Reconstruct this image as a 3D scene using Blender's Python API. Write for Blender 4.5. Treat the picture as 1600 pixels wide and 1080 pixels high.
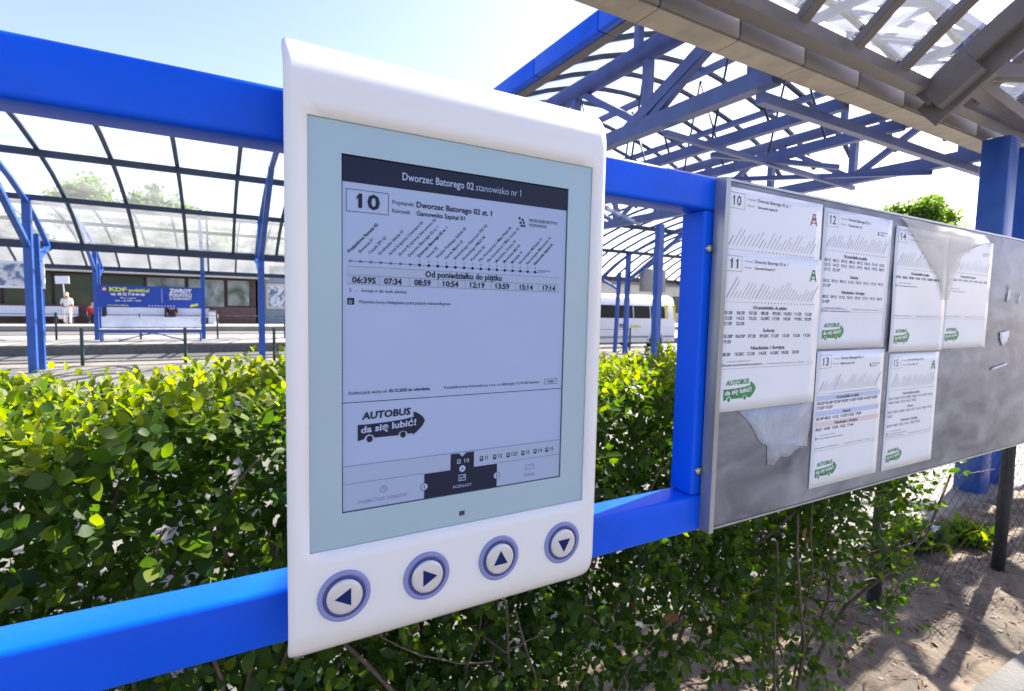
import bpy, bmesh, math, random
import numpy as np
from mathutils import Vector, Matrix
random.seed(7); RNG = np.random.default_rng(7)
scn = bpy.context.scene
for o in list(bpy.data.objects): bpy.data.objects.remove(o)
COL = scn.collection

# ------------------------------------------------------------------ camera
F_PX, PITCH, ROLL, YAW = 822.0, 0.0733, -0.0222, 0.51625
cam_d = bpy.data.cameras.new('camera'); cam = bpy.data.objects.new('camera', cam_d); COL.objects.link(cam)
fwd = Vector((math.sin(YAW)*math.cos(PITCH), math.cos(YAW)*math.cos(PITCH), -math.sin(PITCH)))
rt = Vector((math.cos(YAW), -math.sin(YAW), 0)); dn = fwd.cross(rt)
r2 = rt*math.cos(ROLL) + dn*math.sin(ROLL); d2 = -rt*math.sin(ROLL) + dn*math.cos(ROLL)
cam.matrix_world = Matrix(((r2.x, -d2.x, -fwd.x, 0), (r2.y, -d2.y, -fwd.y, -.46), (r2.z, -d2.z, -fwd.z, 1.5), (0, 0, 0, 1)))
cam_d.sensor_width = 36; cam_d.lens = 36*F_PX/1600; cam_d.clip_start = .02; cam_d.clip_end = 2000
cam_d.dof.use_dof = True; cam_d.dof.focus_distance = .5; cam_d.dof.aperture_fstop = 15
scn.camera = cam

# ------------------------------------------------------------------ sky, sun, exposure
SUN_EL = math.radians(41.4); SUN_AZ = math.radians(79.0)          # clockwise from +Y
w = bpy.data.worlds.new('World'); scn.world = w; w.use_nodes = True
nt = w.node_tree; bg = nt.nodes['Background']; sky = nt.nodes.new('ShaderNodeTexSky')
sky.sky_type = 'NISHITA'; sky.sun_disc = False; sky.sun_elevation = SUN_EL; sky.sun_rotation = SUN_AZ
sky.air_density = 1.0; sky.dust_density = 1.6; sky.ozone_density = 1.5; sky.altitude = 200
wb = nt.nodes.new('ShaderNodeMix'); wb.data_type = 'RGBA'; wb.blend_type = 'MULTIPLY'; wb.inputs[0].default_value = 1; wb.inputs[7].default_value = (1.05, .925, .98, 1)   # white balance of the whole sky
nt.links.new(sky.outputs[0], wb.inputs[6]); nt.links.new(wb.outputs[2], bg.inputs[0]); bg.inputs[1].default_value = .09
sd = bpy.data.lights.new('sun', 'SUN'); so = bpy.data.objects.new('sun', sd); COL.objects.link(so)
sd.energy = 5.0; sd.angle = math.radians(.53); sd.color = (1, .93, .82)
sdir = Vector((math.sin(SUN_AZ)*math.cos(SUN_EL), math.cos(SUN_AZ)*math.cos(SUN_EL), math.sin(SUN_EL)))
so.rotation_euler = sdir.to_track_quat('Z', 'Y').to_euler()
vs = scn.view_settings; vs.view_transform = 'Standard'; vs.look = 'None'; vs.exposure = 2.05; vs.gamma = 1
scn.render.engine = 'CYCLES'
cy = scn.cycles; cy.max_bounces = 7; cy.diffuse_bounces = 4; cy.glossy_bounces = 3; cy.transmission_bounces = 4
cy.transparent_max_bounces = 24; cy.caustics_reflective = False; cy.caustics_refractive = False; cy.use_denoising = True

# ------------------------------------------------------------------ materials
MATS = {}
def mat(name, col, rough=.5, metal=0, var=.12, scale=8, bump=0, bscale=60, spec=.5, coat=0, col2=None, dist=0, stretch=None, thr=(.3, .7)):
    if name in MATS: return MATS[name]
    m = bpy.data.materials.new(name); m.use_nodes = True; MATS[name] = m
    t = m.node_tree; p = t.nodes['Principled BSDF']; L = t.links.new
    p.inputs['Roughness'].default_value = rough; p.inputs['Metallic'].default_value = metal
    p.inputs['Specular IOR Level'].default_value = spec; p.inputs['Coat Weight'].default_value = coat
    tc = t.nodes.new('ShaderNodeTexCoord'); src = tc.outputs['Object']
    if stretch:
        mp = t.nodes.new('ShaderNodeMapping'); mp.inputs['Scale'].default_value = stretch; L(src, mp.inputs[0]); src = mp.outputs[0]
    if var or col2:
        n = t.nodes.new('ShaderNodeTexNoise'); n.inputs['Scale'].default_value = scale; n.inputs['Detail'].default_value = 6
        n.inputs['Distortion'].default_value = dist; L(src, n.inputs['Vector'])
        r = t.nodes.new('ShaderNodeValToRGB'); L(n.outputs['Fac'], r.inputs[0])
        r.color_ramp.elements[0].position, r.color_ramp.elements[1].position = thr
        c2 = col2 or tuple(min(1, c*(1+var)) for c in col); c1 = col if col2 else tuple(c*(1-var) for c in col)
        r.color_ramp.elements[0].color = (*c1, 1); r.color_ramp.elements[1].color = (*c2, 1)
        L(r.outputs[0], p.inputs['Base Color'])
        mr = t.nodes.new('ShaderNodeMapRange'); L(n.outputs['Fac'], mr.inputs[0])
        mr.inputs[3].default_value = max(.02, rough*.8); mr.inputs[4].default_value = min(1, rough*1.2); L(mr.outputs[0], p.inputs['Roughness'])
    else: p.inputs['Base Color'].default_value = (*col, 1)
    if bump:
        b = t.nodes.new('ShaderNodeTexNoise'); b.inputs['Scale'].default_value = bscale; b.inputs['Detail'].default_value = 5; L(src, b.inputs['Vector'])
        bn = t.nodes.new('ShaderNodeBump'); bn.inputs['Strength'].default_value = bump; bn.inputs['Distance'].default_value = .01
        L(b.outputs['Fac'], bn.inputs['Height']); L(bn.outputs[0], p.inputs['Normal'])
    return m
def glass(name, tint, milk=.2, gloss=.08, scale=1.5):
    m = bpy.data.materials.new(name); m.use_nodes = True; t = m.node_tree; L = t.links.new
    t.nodes.remove(t.nodes['Principled BSDF']); out = t.nodes['Material Output']
    tr = t.nodes.new('ShaderNodeBsdfTransparent'); tr.inputs[0].default_value = (*tint, 1)
    tl = t.nodes.new('ShaderNodeBsdfTranslucent'); tl.inputs[0].default_value = (.75, .78, .8, 1)
    df = t.nodes.new('ShaderNodeBsdfDiffuse'); df.inputs[0].default_value = (.6, .62, .62, 1)
    mm = t.nodes.new('ShaderNodeMixShader'); mm.inputs[0].default_value = .35; L(tl.outputs[0], mm.inputs[1]); L(df.outputs[0], mm.inputs[2])
    n = t.nodes.new('ShaderNodeTexNoise'); n.inputs['Scale'].default_value = scale; n.inputs['Detail'].default_value = 5
    tc = t.nodes.new('ShaderNodeTexCoord'); L(tc.outputs['Object'], n.inputs['Vector'])
    mr = t.nodes.new('ShaderNodeMapRange'); mr.inputs[1].default_value = .3; mr.inputs[2].default_value = .75
    mr.inputs[3].default_value = milk*.5; mr.inputs[4].default_value = milk*1.6; L(n.outputs['Fac'], mr.inputs[0])
    m1 = t.nodes.new('ShaderNodeMixShader'); L(mr.outputs[0], m1.inputs[0]); L(tr.outputs[0], m1.inputs[1]); L(mm.outputs[0], m1.inputs[2])
    gl = t.nodes.new('ShaderNodeBsdfGlossy'); gl.inputs['Roughness'].default_value = .05
    fr = t.nodes.new('ShaderNodeFresnel'); fr.inputs[0].default_value = 1.3
    m2 = t.nodes.new('ShaderNodeMixShader'); L(fr.outputs[0], m2.inputs[0]); L(m1.outputs[0], m2.inputs[1]); L(gl.outputs[0], m2.inputs[2])
    L(m2.outputs[0], out.inputs[0]); MATS[name] = m; return m
def leafmat(name, dark, light, yellow_green):
    m = bpy.data.materials.new(name); m.use_nodes = True; t = m.node_tree; L = t.links.new; p = t.nodes['Principled BSDF']; out = t.nodes['Material Output']
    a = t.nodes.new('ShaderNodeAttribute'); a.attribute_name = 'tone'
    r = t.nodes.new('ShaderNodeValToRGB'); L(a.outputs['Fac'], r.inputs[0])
    r.color_ramp.elements[0].color = (*dark, 1); r.color_ramp.elements[1].color = (*yellow_green, 1)
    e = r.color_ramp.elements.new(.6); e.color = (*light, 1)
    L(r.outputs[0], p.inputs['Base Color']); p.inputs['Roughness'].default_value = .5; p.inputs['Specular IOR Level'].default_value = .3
    tl = t.nodes.new('ShaderNodeBsdfTranslucent')
    hs = t.nodes.new('ShaderNodeHueSaturation'); hs.inputs['Hue'].default_value = .485; hs.inputs['Saturation'].default_value = 1.15; hs.inputs['Value'].default_value = 3.0
    L(r.outputs[0], hs.inputs['Color']); L(hs.outputs[0], tl.inputs[0])
    mx = t.nodes.new('ShaderNodeMixShader'); mx.inputs[0].default_value = .46; L(p.outputs[0], mx.inputs[1]); L(tl.outputs[0], mx.inputs[2]); L(mx.outputs[0], out.inputs[0])
    MATS[name] = m; return m
M_RAIL = mat('rail_blue_paint', (.0005, .095, .74), .36, var=.10, scale=9, bump=.04, bscale=120, spec=.22)
M_STEEL = mat('steel_blue_paint', (.08, .115, .28), .42, var=.18, scale=5)
M_DEEP = mat('post_blue_paint', (.02, .085, .36), .4, var=.2, scale=4)
M_GUT = mat('grey_gutter', (.17, .155, .14), .5, metal=.2, var=.2, scale=3, bump=.05, bscale=20)
M_ZINC = mat('zinc_underside', (.36, .32, .26), .5, metal=.25, var=.25, scale=4, dist=1)
M_BAR = mat('brown_grey_bar', (.13, .115, .115), .5, var=.15)
M_DARKBAR = mat('dark_blue_bar', (.02, .035, .07), .45, var=.2, scale=3)
M_WHITE = mat('white_shell', (.78, .76, .74), .36, var=.03, scale=6, bump=.02, bscale=500, coat=.1)
M_HOUSE = mat('housing_grey', (.07, .08, .10), .5)
M_BEZEL = mat('bezel_pale_green', (.34, .46, .51), .22, var=.04, scale=5, coat=.15)
M_EINK = mat('eink_paper', (.36, .44, .62), .4, var=.03, scale=12, spec=.18)
M_EBAND = mat('eink_band', (.34, .41, .55), .3, var=.02, spec=.18)
M_INK = mat('eink_black', (.012, .016, .04), .3, var=0, spec=.18)
M_INKG = mat('eink_grey', (.19, .23, .33), .3, var=0, spec=.18)
M_EDGE = mat('screen_edge', (.02, .025, .05), .4, var=0)
M_RING = mat('button_ring_lilac', (.22, .24, .47), .4, var=.05)
M_RING2 = mat('button_ring_navy', (.035, .05, .20), .4, var=.05)
M_CAP = mat('button_cap', (.62, .60, .58), .3, metal=.25, var=.05, scale=30)
M_NAVY = mat('button_arrow', (.012, .02, .11), .6, var=.1, spec=.1)
M_BOARD = mat('galvanised_board', (.095, .10, .125), .45, metal=.3, col2=(.32, .33, .37), var=.2, scale=8, dist=.8, stretch=(1, 1, 2.2), bump=.08, bscale=40)
M_BFRAME = mat('board_frame_alu', (.34, .35, .37), .35, metal=.6, var=.25, scale=30, stretch=(1, 1, .15))
M_PAPER = mat('paper_white', (.74, .75, .79), .45, var=.03, scale=14, coat=.2)
M_PAPER2 = mat('paper_cool', (.70, .72, .78), .45, var=.04, scale=20, coat=.2)
M_PRINT = mat('print_black', (.03, .03, .045), .6, var=0)
M_PRINTG = mat('print_faded', (.22, .23, .28), .6, var=0)
M_GREEN = mat('print_green', (.015, .22, .05), .5, var=.15, scale=60)
M_LBLUE = mat('print_light_blue', (.46, .52, .72), .5, var=0)
M_PINK = mat('print_pale_pink', (.70, .56, .56), .5, var=0)
M_CYAN = mat('print_cyan', (.05, .35, .55), .5, var=0)
M_RED = mat('print_dull_red', (.30, .08, .09), .5, var=0)
M_SCRAP = mat('torn_paper', (.44, .47, .52), .6, col2=(.30, .32, .36), var=.2, scale=18, bump=.3, bscale=80)
M_FILM = mat('yellowed_film', (.78, .73, .66), .4, var=.06, scale=16, bump=.15, bscale=40)
M_BOLT = mat('bolt', (.4, .4, .4), .3, metal=.9, var=.1)
M_DIRT = mat('dirt', (.075, .055, .04), .9, col2=(.20, .155, .105), var=.3, scale=5, bump=.9, bscale=30, dist=.5)
M_PAVE = mat('pale_paving', (.17, .158, .14), .85, var=.2, scale=3, bump=.3, bscale=25)
M_KERB = mat('kerb_concrete', (.12, .117, .11), .85, var=.25, scale=9, bump=.5, bscale=50)
M_ASPH = mat('asphalt', (.10, .10, .10), .9, var=.25, scale=.6, bump=.3, bscale=20)
M_PLAT = mat('platform_concrete', (.27, .26, .235), .85, var=.15, scale=1.2, bump=.2, bscale=15)
M_WOOD = mat('branch_bark', (.11, .078, .055), .8, var=.35, scale=60, bump=.4, bscale=150)
M_DEAD = mat('dead_leaf', (.20, .085, .03), .7, var=.35, scale=40)
M_FPOST = mat('fence_post_dark', (.035, .035, .03), .7, var=.3, scale=20, bump=.3)
M_WIRE = mat('fence_wire', (.06, .055, .05), .55, metal=.4, var=.2)
M_LEAF = leafmat('privet_leaf', (.014, .038, .009), (.040, .088, .012), (.15, .19, .016))
M_TREE = leafmat('tree_leaf', (.035, .07, .015), (.07, .13, .02), (.16, .21, .035))
M_GLASS = glass('canopy_glass', (.93, .96, .97), .20)
M_GLASSN = glass('roof_glass_dusty', (.96, .97, .99), .13)
M_BUSW = mat('bus_white', (.72, .73, .76), .3, var=.04, coat=.3)
M_BUSGL = mat('bus_window', (.02, .018, .016), .45, var=0, spec=.15)
M_YEL = mat('yellow', (.75, .55, .02), .4, var=.05)
M_TYRE = mat('tyre', (.02, .02, .02), .8, var=.1)
M_GREY = mat('mid_grey', (.25, .25, .26), .5, var=.1)
M_BANNER = mat('banner_blue', (.005, .035, .30), .45, col2=(.01, .07, .42), var=.2, scale=1.2)
M_BWHITE = mat('banner_white', (.75, .76, .8), .5, var=0)
M_BYEL = mat('banner_yellow', (.70, .75, .04), .5, var=0)
M_BENCH = mat('bench_white', (.62, .64, .70), .5, var=.08)
M_WALLD = mat('dark_brown_wall', (.075, .045, .04), .7, var=.25, scale=1.5)
M_PLINTH = mat('brown_tile', (.10, .055, .05), .6, var=.25, scale=3)
M_WGL = mat('window_dark_glass', (.03, .045, .02), .25, var=.3, scale=.4)
M_WLIT = mat('window_bright_reflection', (.36, .40, .42), .15, col2=(.08, .11, .06), scale=.9, dist=1)  # bright reflections painted into the pane colour, mottled with dark green
M_FRAME = mat('window_frame_dark', (.03, .025, .025), .5, var=.1)
M_CREAM = mat('cream_render', (.50, .48, .42), .8, var=.1, scale=1)
M_SKIN = mat('skin', (.50, .30, .22), .6, var=.05)
M_CLW = mat('white_cloth', (.72, .70, .70), .8, var=.08, scale=12)
M_CLR = mat('red_cloth', (.55, .02, .02), .8, var=.1)
M_HAIR = mat('fair_hair', (.55, .42, .25), .7, var=.2, scale=40)
M_DHAIR = mat('dark_hair', (.05, .035, .03), .7, var=.2, scale=40)
M_POSTER = mat('poster_print', (.10, .16, .28), .4, col2=(.62, .64, .68), scale=3.2, dist=1.2, thr=(.42, .55))
M_BARK = mat('tree_bark', (.10, .08, .06), .9, var=.3, scale=12, bump=.5)

# ------------------------------------------------------------------ mesh helpers
class MB:
    def __init__(s): s.v = []; s.f = []; s.sm = []
    def add(s, v, f, smooth=False):
        b = len(s.v); s.v += [tuple(q) for q in v]; s.f += [tuple(b+i for i in g) for g in f]; s.sm += [smooth]*len(f); return s
    def box(s, x0, x1, y0, y1, z0, z1):
        v = [(x, y, z) for z in (z0, z1) for y in (y0, y1) for x in (x0, x1)]
        return s.add(v, [(0, 2, 3, 1), (4, 5, 7, 6), (0, 1, 5, 4), (2, 6, 7, 3), (0, 4, 6, 2), (1, 3, 7, 5)])
    def sweep(s, pts, prof, up=(0, 0, 1), smooth=False, cap=True, scales=None):
        """prof: closed 2D list (side, up) swept along pts"""
        n = len(prof); P = [Vector(p) for p in pts]; up = Vector(up); V = []
        for i, p in enumerate(P):
            t = (P[min(i+1, len(P)-1)]-P[max(i-1, 0)]).normalized()
            a = t.cross(up)
            if a.length < 1e-4: a = t.cross(Vector((0, 1, 0)))
            a.normalize(); b = a.cross(t); k = scales[i] if scales else 1
            V += [p+a*(q[0]*k)+b*(q[1]*k) for q in prof]
        Fc = [(i*n+j, i*n+(j+1) % n, (i+1)*n+(j+1) % n, (i+1)*n+j) for i in range(len(P)-1) for j in range(n)]
        if cap: Fc += [tuple(range(n-1, -1, -1)), tuple(range((len(P)-1)*n, len(P)*n))]
        return s.add(V, Fc, smooth)
    def bar(s, p, q, w, h=None, up=(0, 0, 1)):
        h = h or w; return s.sweep([p, q], [(-w/2, -h/2), (w/2, -h/2), (w/2, h/2), (-w/2, h/2)], up)
    def tube(s, pts, r, n=8, scales=None):
        return s.sweep(pts, [(r*math.cos(2*math.pi*k/n), r*math.sin(2*math.pi*k/n)) for k in range(n)], smooth=True, scales=scales)
    def build(s, name, m, parent=None, loc=None, bev=0, seg=2):
        me = bpy.data.meshes.new(name); me.from_pydata(s.v, [], s.f); me.update()
        me.polygons.foreach_set('use_smooth', s.sm)
        if bev:
            bm = bmesh.new(); bm.from_mesh(me); bmesh.ops.recalc_face_normals(bm, faces=bm.faces)
            bmesh.ops.bevel(bm, geom=[e for e in bm.edges if len(e.link_faces) == 2 and e.calc_face_angle(0) > .6], offset=bev, segments=seg, affect='EDGES', profile=.5)
            for f in bm.faces: f.smooth = True
            bm.to_mesh(me); bm.free()
            try: me.set_sharp_from_angle(angle=math.radians(40))
            except Exception: pass
        me.materials.append(m); return link(name, me, parent, loc)
def link(name, me, parent=None, loc=None):
    o = bpy.data.objects.new(name, me); COL.objects.link(o)
    if parent: o.parent = parent
    if loc: o.location = loc
    return o
def tag(o, label, cat, group=None, kind=None):
    o['label'] = label; o['category'] = cat
    if group: o['group'] = group
    if kind: o['kind'] = kind
    return o
def thing(name, label, cat, loc=(0, 0, 0), group=None): return tag(link(name, None, None, loc), label, cat, group)
def struct(o): o['kind'] = 'structure'; return o
def sub(p, parent, origin):                                # points relative to a thing's origin
    return [(a[0]-origin[0], a[1]-origin[1], a[2]-origin[2]) for a in p]
def rrect(w, h, r, n=4):
    o = []
    for cx, cy, a0 in ((w/2-r, h/2-r, 0), (-w/2+r, h/2-r, 90), (-w/2+r, -h/2+r, 180), (w/2-r, -h/2+r, 270)):
        for k in range(n+1):
            a = math.radians(a0+90*k/n); o.append((cx+r*math.cos(a), cy+r*math.sin(a)))
    return o
# flat lettering: 2D polygons collected in millimetres on a vertical sheet
_tc = {}
_adv = {}
def one(bold):                                             # a figure one with a flag, as in plain grotesque type
    b = .045+bold; v = np.array([(.20-b, 0), (.20+b, 0), (.20+b, .70), (.20-b*.6, .70), (.20-b, .62), (.06, .54), (.06, .54-b*1.9), (.20-b, .60-b*1.6)])
    return v, [(0, 1, 2, 3, 4, 7), (4, 5, 6, 7)]
def glyphs(s, bold):
    if (s, bold) in _tc: return _tc[(s, bold)]
    if '1' in s and len(s) > 1 or s == '1':                # put the pieces between the ones together
        V, F, x = np.zeros((0, 2)), [], 0.
        import re
        for part in re.split('(1)', s):
            if not part: continue
            if part == '1': v, f = one(bold); adv = .42
            else:
                v, f = glyphs(part, bold); adv = (v[:, 0].max() if f else 0)+.06+.26*(len(part)-len(part.rstrip(' ')))
                lead = .26*(len(part)-len(part.lstrip(' '))); 
                if not part.strip(): lead = 0; adv = .26*len(part)
                if f: v = v-[v[:, 0].min()-.06, 0]+[lead, 0]; adv = v[:, 0].max()+.06+.26*(len(part)-len(part.rstrip(' ')))
            F += [tuple(len(V)+i for i in g_) for g_ in f]
            if len(f): V = np.vstack([V, v+[x, 0]])
            x += adv
        _tc[(s, bold)] = (V, F); return V, F
    c = bpy.data.curves.new('t', 'FONT'); c.body = s; c.size = 1; c.resolution_u = 2; c.offset = bold
    o = bpy.data.objects.new('t', c); me = bpy.data.meshes.new_from_object(o)
    v = np.array([q.co[:2] for q in me.vertices]) if len(me.vertices) else np.zeros((1, 2))
    f = [tuple(p.vertices) for p in me.polygons]
    bpy.data.objects.remove(o); bpy.data.curves.remove(c); bpy.data.meshes.remove(me)
    _tc[(s, bold)] = (v, f); return v, f
class Ink:
    def __init__(s): s.v = []; s.f = []
    def poly(s, pts, faces=None):
        b = len(s.v); s.v += [tuple(p) for p in pts]; s.f += [tuple(b+i for i in g) for g in (faces or [tuple(range(len(pts)))])]
    def rect(s, x0, y0, x1, y1): s.poly([(x0, y0), (x1, y0), (x1, y1), (x0, y1)])
    def frame(s, x0, y0, x1, y1, t):
        s.rect(x0, y0, x1, y0+t); s.rect(x0, y1-t, x1, y1); s.rect(x0, y0+t, x0+t, y1-t); s.rect(x1-t, y0+t, x1, y1-t)
    def disc(s, x, y, r, n=16, a=1): s.poly([(x+r*math.cos(2*math.pi*k/n)*a, y+r*math.sin(2*math.pi*k/n)) for k in range(n)])
    def ring(s, x, y, r, t, n=20):
        P = [(x+q*math.cos(2*math.pi*k/n), y+q*math.sin(2*math.pi*k/n)) for q in (r, r-t) for k in range(n)]
        s.poly(P, [(k, (k+1) % n, n+(k+1) % n, n+k) for k in range(n)])
    def text(s, t, x, y, cap, width=None, bold=0., rot=0, align='l', shear=0):
        v, f = glyphs(t, bold)
        if not f: return
        k = cap/.70; q = v*k; x0, x1 = q[:, 0].min(), q[:, 0].max(); q = q-[x0, 0]
        if width: q[:, 0] *= width/max(1e-6, x1-x0)
        wd = q[:, 0].max()
        if align == 'c': q[:, 0] -= wd/2
        if align == 'r': q[:, 0] -= wd
        q[:, 0] += q[:, 1]*shear
        c_, s_ = math.cos(rot), math.sin(rot)
        s.poly([(x+a*c_-b*s_, y+a*s_+b*c_) for a, b in q], f)
    def build(s, name, m, parent, X, Y, Z, sc=.001, warp=None):
        """sheet coordinates (mm) to X/Z with constant Y; origin of the parent is taken off by the caller"""
        me = bpy.data.meshes.new(name)
        V = [(X+a*sc, Y+(warp(a*sc, b*sc) if warp else 0), Z+b*sc) for a, b in s.v]
        me.from_pydata(V, [], s.f); me.materials.append(m); me.update(); o = link(name, me, parent)
        if name in ('small_print', 'lettering', 'faint_lettering', 'white_lettering', 'yellow_lettering', 'route_icons', 'timetable_lettering', 'tab_lettering', 'tab_arrows'): o['kind'] = 'stuff'   # fine type, too small to pick apart
        return o

# ------------------------------------------------------------------ ground
g = MB(); g.box(-600, 600, -600, 900, -.5, -.25); struct(g.build('ground', M_ASPH))
g = MB(); g.box(-80, 80, -40, .22, -.3, 0); g.box(-80, 80, .22, 1.25, -.3, -.06); g.box(-80, 80, 1.25, 14.9, -.3, 0); struct(g.build('platform_paving', M_PAVE))
g = MB(); g.box(-80, 80, 20, 26.3, -.3, -.02); struct(g.build('middle_platform', M_PLAT))
g = MB(); g.box(-80, 80, 34, 70, -.3, .02); struct(g.build('station_platform', M_PLAT))
for y0 in (14.85, 19.8):
    k = MB(); k.box(-80, 80, y0, y0+.2, -.3, .03); struct(k.build('platform_kerb', M_KERB))
kerb = struct(link('kerb', None))
for i in range(-6, 14):
    k = MB(); k.box(i*.8+.004, i*.8+.796, .24, .345, -.2, .045); k.build('kerb_stone', M_KERB, kerb, bev=.012)
# planting bed: uneven dirt
nx, ny = 220, 26; xs = np.linspace(-3, 9, nx); ys = np.linspace(.34, 1.26, ny)
def dirt_h(x, y):
    return (.02+.018*np.sin(x*3.1+y*4)+.014*np.sin(x*7.3-y*9+1)+.010*np.sin(x*15+y*21)+.008*np.sin(x*29-y*17+2)+.03*np.exp(-((y-.75)/.3)**2))
v = [(x, y, float(dirt_h(x, y))) for y in ys for x in xs]
fc = [(j*nx+i, j*nx+i+1, (j+1)*nx+i+1, (j+1)*nx+i) for j in range(ny-1) for i in range(nx-1)]
b = MB(); b.add(v, fc, True); struct(b.build('soil_bed', M_DIRT))

# ------------------------------------------------------------------ canopies with curved glass (walking along X, curved in Y/Z)
PROF = [(14.6, 2.65), (14.35, 2.82), (13.75, 3.16), (13.1, 3.44), (12.2, 3.72), (11.3, 3.93), (10.3, 4.09), (9.3, 4.18), (8.5, 4.21)]
PUR = [0, 3, 5, 7, 8]
def vault(name, label, x0, x1, dy, posts, m_bar, m_post, fine=None, skip=()):
    root = thing(name, label, 'canopy', (x0, 14.6+dy, 0), 'curved glass platform canopies')
    O = (x0, 14.6+dy, 0)
    def lp(i, z=0): return (0, PROF[i][0]-14.6, PROF[i][1]+z)
    rb = MB(); rb.sweep([lp(i, .02) for i in range(len(PROF))], rrect(.045, .07, .006, 1), up=(1, 0, 0)); me = None
    xs_ = []; x = x0
    while x <= x1+.01:
        xs_.append(x); x += (.5 if fine and x >= fine else .99)
    for x in xs_:
        if me is None: o = rb.build('rib', m_bar, root); me = o.data
        else: o = link('rib', me, root)
        o.location = (x-x0, 0, 0)
    for k, i in enumerate(PUR):
        p = MB(); hh = (.16, .10, .11, .10, .14)[k]
        p.bar((-.1, PROF[i][0]-14.6, PROF[i][1]-.04), (x1-x0+.1, PROF[i][0]-14.6, PROF[i][1]-.04), .09, hh); p.build('purlin', m_bar, root)
    pm = {}
    for a, b_ in zip(xs_[:-1], xs_[1:]):
        wd = round(b_-a, 3)
        for k in range(len(PUR)-1):
            if (wd, k) not in pm:
                q = MB(); idx = list(range(PUR[k], PUR[k+1]+1))
                V = [(xx, PROF[i][0]-14.6, PROF[i][1]+.05) for i in idx for xx in (.02, wd-.02)]
                q.add(V, [(2*j, 2*j+1, 2*j+3, 2*j+2) for j in range(len(idx)-1)], True); o = q.build('glass_pane', M_GLASS, root); pm[(wd, k)] = o.data
            else: o = link('glass_pane', pm[(wd, k)], root)
            o.location = (a-x0, 0, 0)
    fm = []
    for px in posts:
        parts = []
        q = MB(); q.bar((0, -1.5, -.1), (0, -1.5, 3.42), .13, .13, up=(0, 1, 0)); parts.append(('post', q, m_post))
        q = MB(); q.bar((.02, -.95, -.1), (.02, -1.05, 2.75), .10, .10, up=(0, 1, 0)); parts.append(('strut_post', q, m_post))
        q = MB(); q.sweep([lp(i, -.13) for i in range(len(PROF))], rrect(.07, .09, .01, 1), up=(1, 0, 0)); parts.append(('arch', q, m_post))
        q = MB(); q.bar((0, -1.5, 2.45), (0, -4.2, 3.95), .09, .1, up=(1, 0, 0)); parts.append(('brace', q, m_post))
        q = MB(); q.bar((0, -1.0, 2.2), (0, -.05, 2.6), .07, .08, up=(1, 0, 0)); parts.append(('eave_bracket', q, m_post))
        for j, (nm, q, mm) in enumerate(parts):
            if len(fm) <= j: o = q.build(nm, mm, root); fm.append(o.data)
            else: o = link(nm, fm[j], root)
            o.location = (px-x0, 0, 0)
    return root
vault('platform_canopy', 'nearer curved glass canopy on blue posts beyond the hedge', -8.46, 18.6, 0, [-7.1, -3.1, .97, 4.9, 8.4, 12.1, 16.1], M_DARKBAR, M_DEEP, fine=9)
vault('platform_canopy', 'farther curved glass canopy above the blue banner', -16, 14, 10.2, [-7.6, -3.66, -.36, 3.4, 7.4], M_DARKBAR, M_DEEP)

# ------------------------------------------------------------------ roof truss canopy on the right (arched in X/Z)
C0 = (6.35, 1.85, 0)
tc_ = thing('truss_canopy', 'blue steel truss roof with arched glazing bars above the notice board', 'canopy', C0)
def cp(x, y, z): return (x-C0[0], y-C0[1], z-C0[2])
YE = 9.2
def truss(x, w_):
    q = MB(); q.bar(cp(x, 1.78, 3.04), cp(x, YE, 3.04), .10, .12); q.build('bottom_chord', M_STEEL, tc_)
    q = MB(); q.tube([cp(x, 1.78, 3.66), cp(x, YE, 3.66)], w_/2, 12); q.build('top_chord', M_STEEL, tc_)
    ys_ = [1.95+1.02*k for k in range(8)]
    for k, y in enumerate(ys_[:-1]):
        q = MB(); q.bar(cp(x, y, 3.06), cp(x, y, 3.66), .07, .07, up=(0, 1, 0)); q.build('vertical', M_STEEL, tc_)
        a, b_ = ((3.07, 3.65) if k % 2 else (3.65, 3.07))
        q = MB(); q.bar(cp(x, y+.04, a), cp(x, y+.98, b_), .06, .06, up=(1, 0, 0)); q.build('diagonal', M_STEEL, tc_)
for x, w_ in ((3.2, .17), (6.35, .13)): truss(x, w_)
for x in (4.05, 4.87):
    q = MB(); q.bar(cp(x, 1.8, 3.04), cp(x, YE, 3.04), .07, .09); q.build('roof_beam', M_STEEL, tc_)
    for k in range(6):                                     # thin rods hanging from the glazing bars
        y = 2.4+k*1.1
        q = MB(); q.tube([cp(x, y, 3.0), cp(x-.12, y+.3, 4.05)], .012, 5); q.build('rod', M_DARKBAR, tc_)
        q = MB(); q.tube([cp(x, y+.62, 3.0), cp(x-.1, y+.32, 4.05)], .012, 5); q.build('rod', M_DARKBAR, tc_)
q = MB(); q.bar(cp(3.2, 1.9, 2.93), cp(9.6, 1.9, 2.93), .06, .07); q.build('edge_beam', M_STEEL, tc_)
for a, b_ in (((3.2, 2.75, 2.93), (6.35, 2.95, 2.93)), ((4.05, 3.0, 2.95), (5.4, 2.6, 2.95)), ((4.87, 3.6, 2.95), (6.35, 2.2, 2.95)), ((3.2, 4.6, 2.95), (6.35, 6.4, 2.95))):
    q = MB(); q.bar(cp(*a), cp(*b_), .045, .045); q.build('wind_brace', M_STEEL, tc_)
q = MB(); q.bar(cp(3.2, 1.85, 3.68), cp(3.2, 3.2, 3.06), .10, .08, up=(1, 0, 0)); q.build('diagonal', M_STEEL, tc_)
AX = [2.62+4.6*k/16 for k in range(17)]
arcp = [(x, 3.66+(.62*(1-((4.75-x)/2.13)**2) if x < 4.75 else .62*math.sqrt(max(0, 1-((x-4.75)/2.5)**2))+min(0, 4.95-x)*.12)) for x in AX]
me = None; pmesh = None
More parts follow.
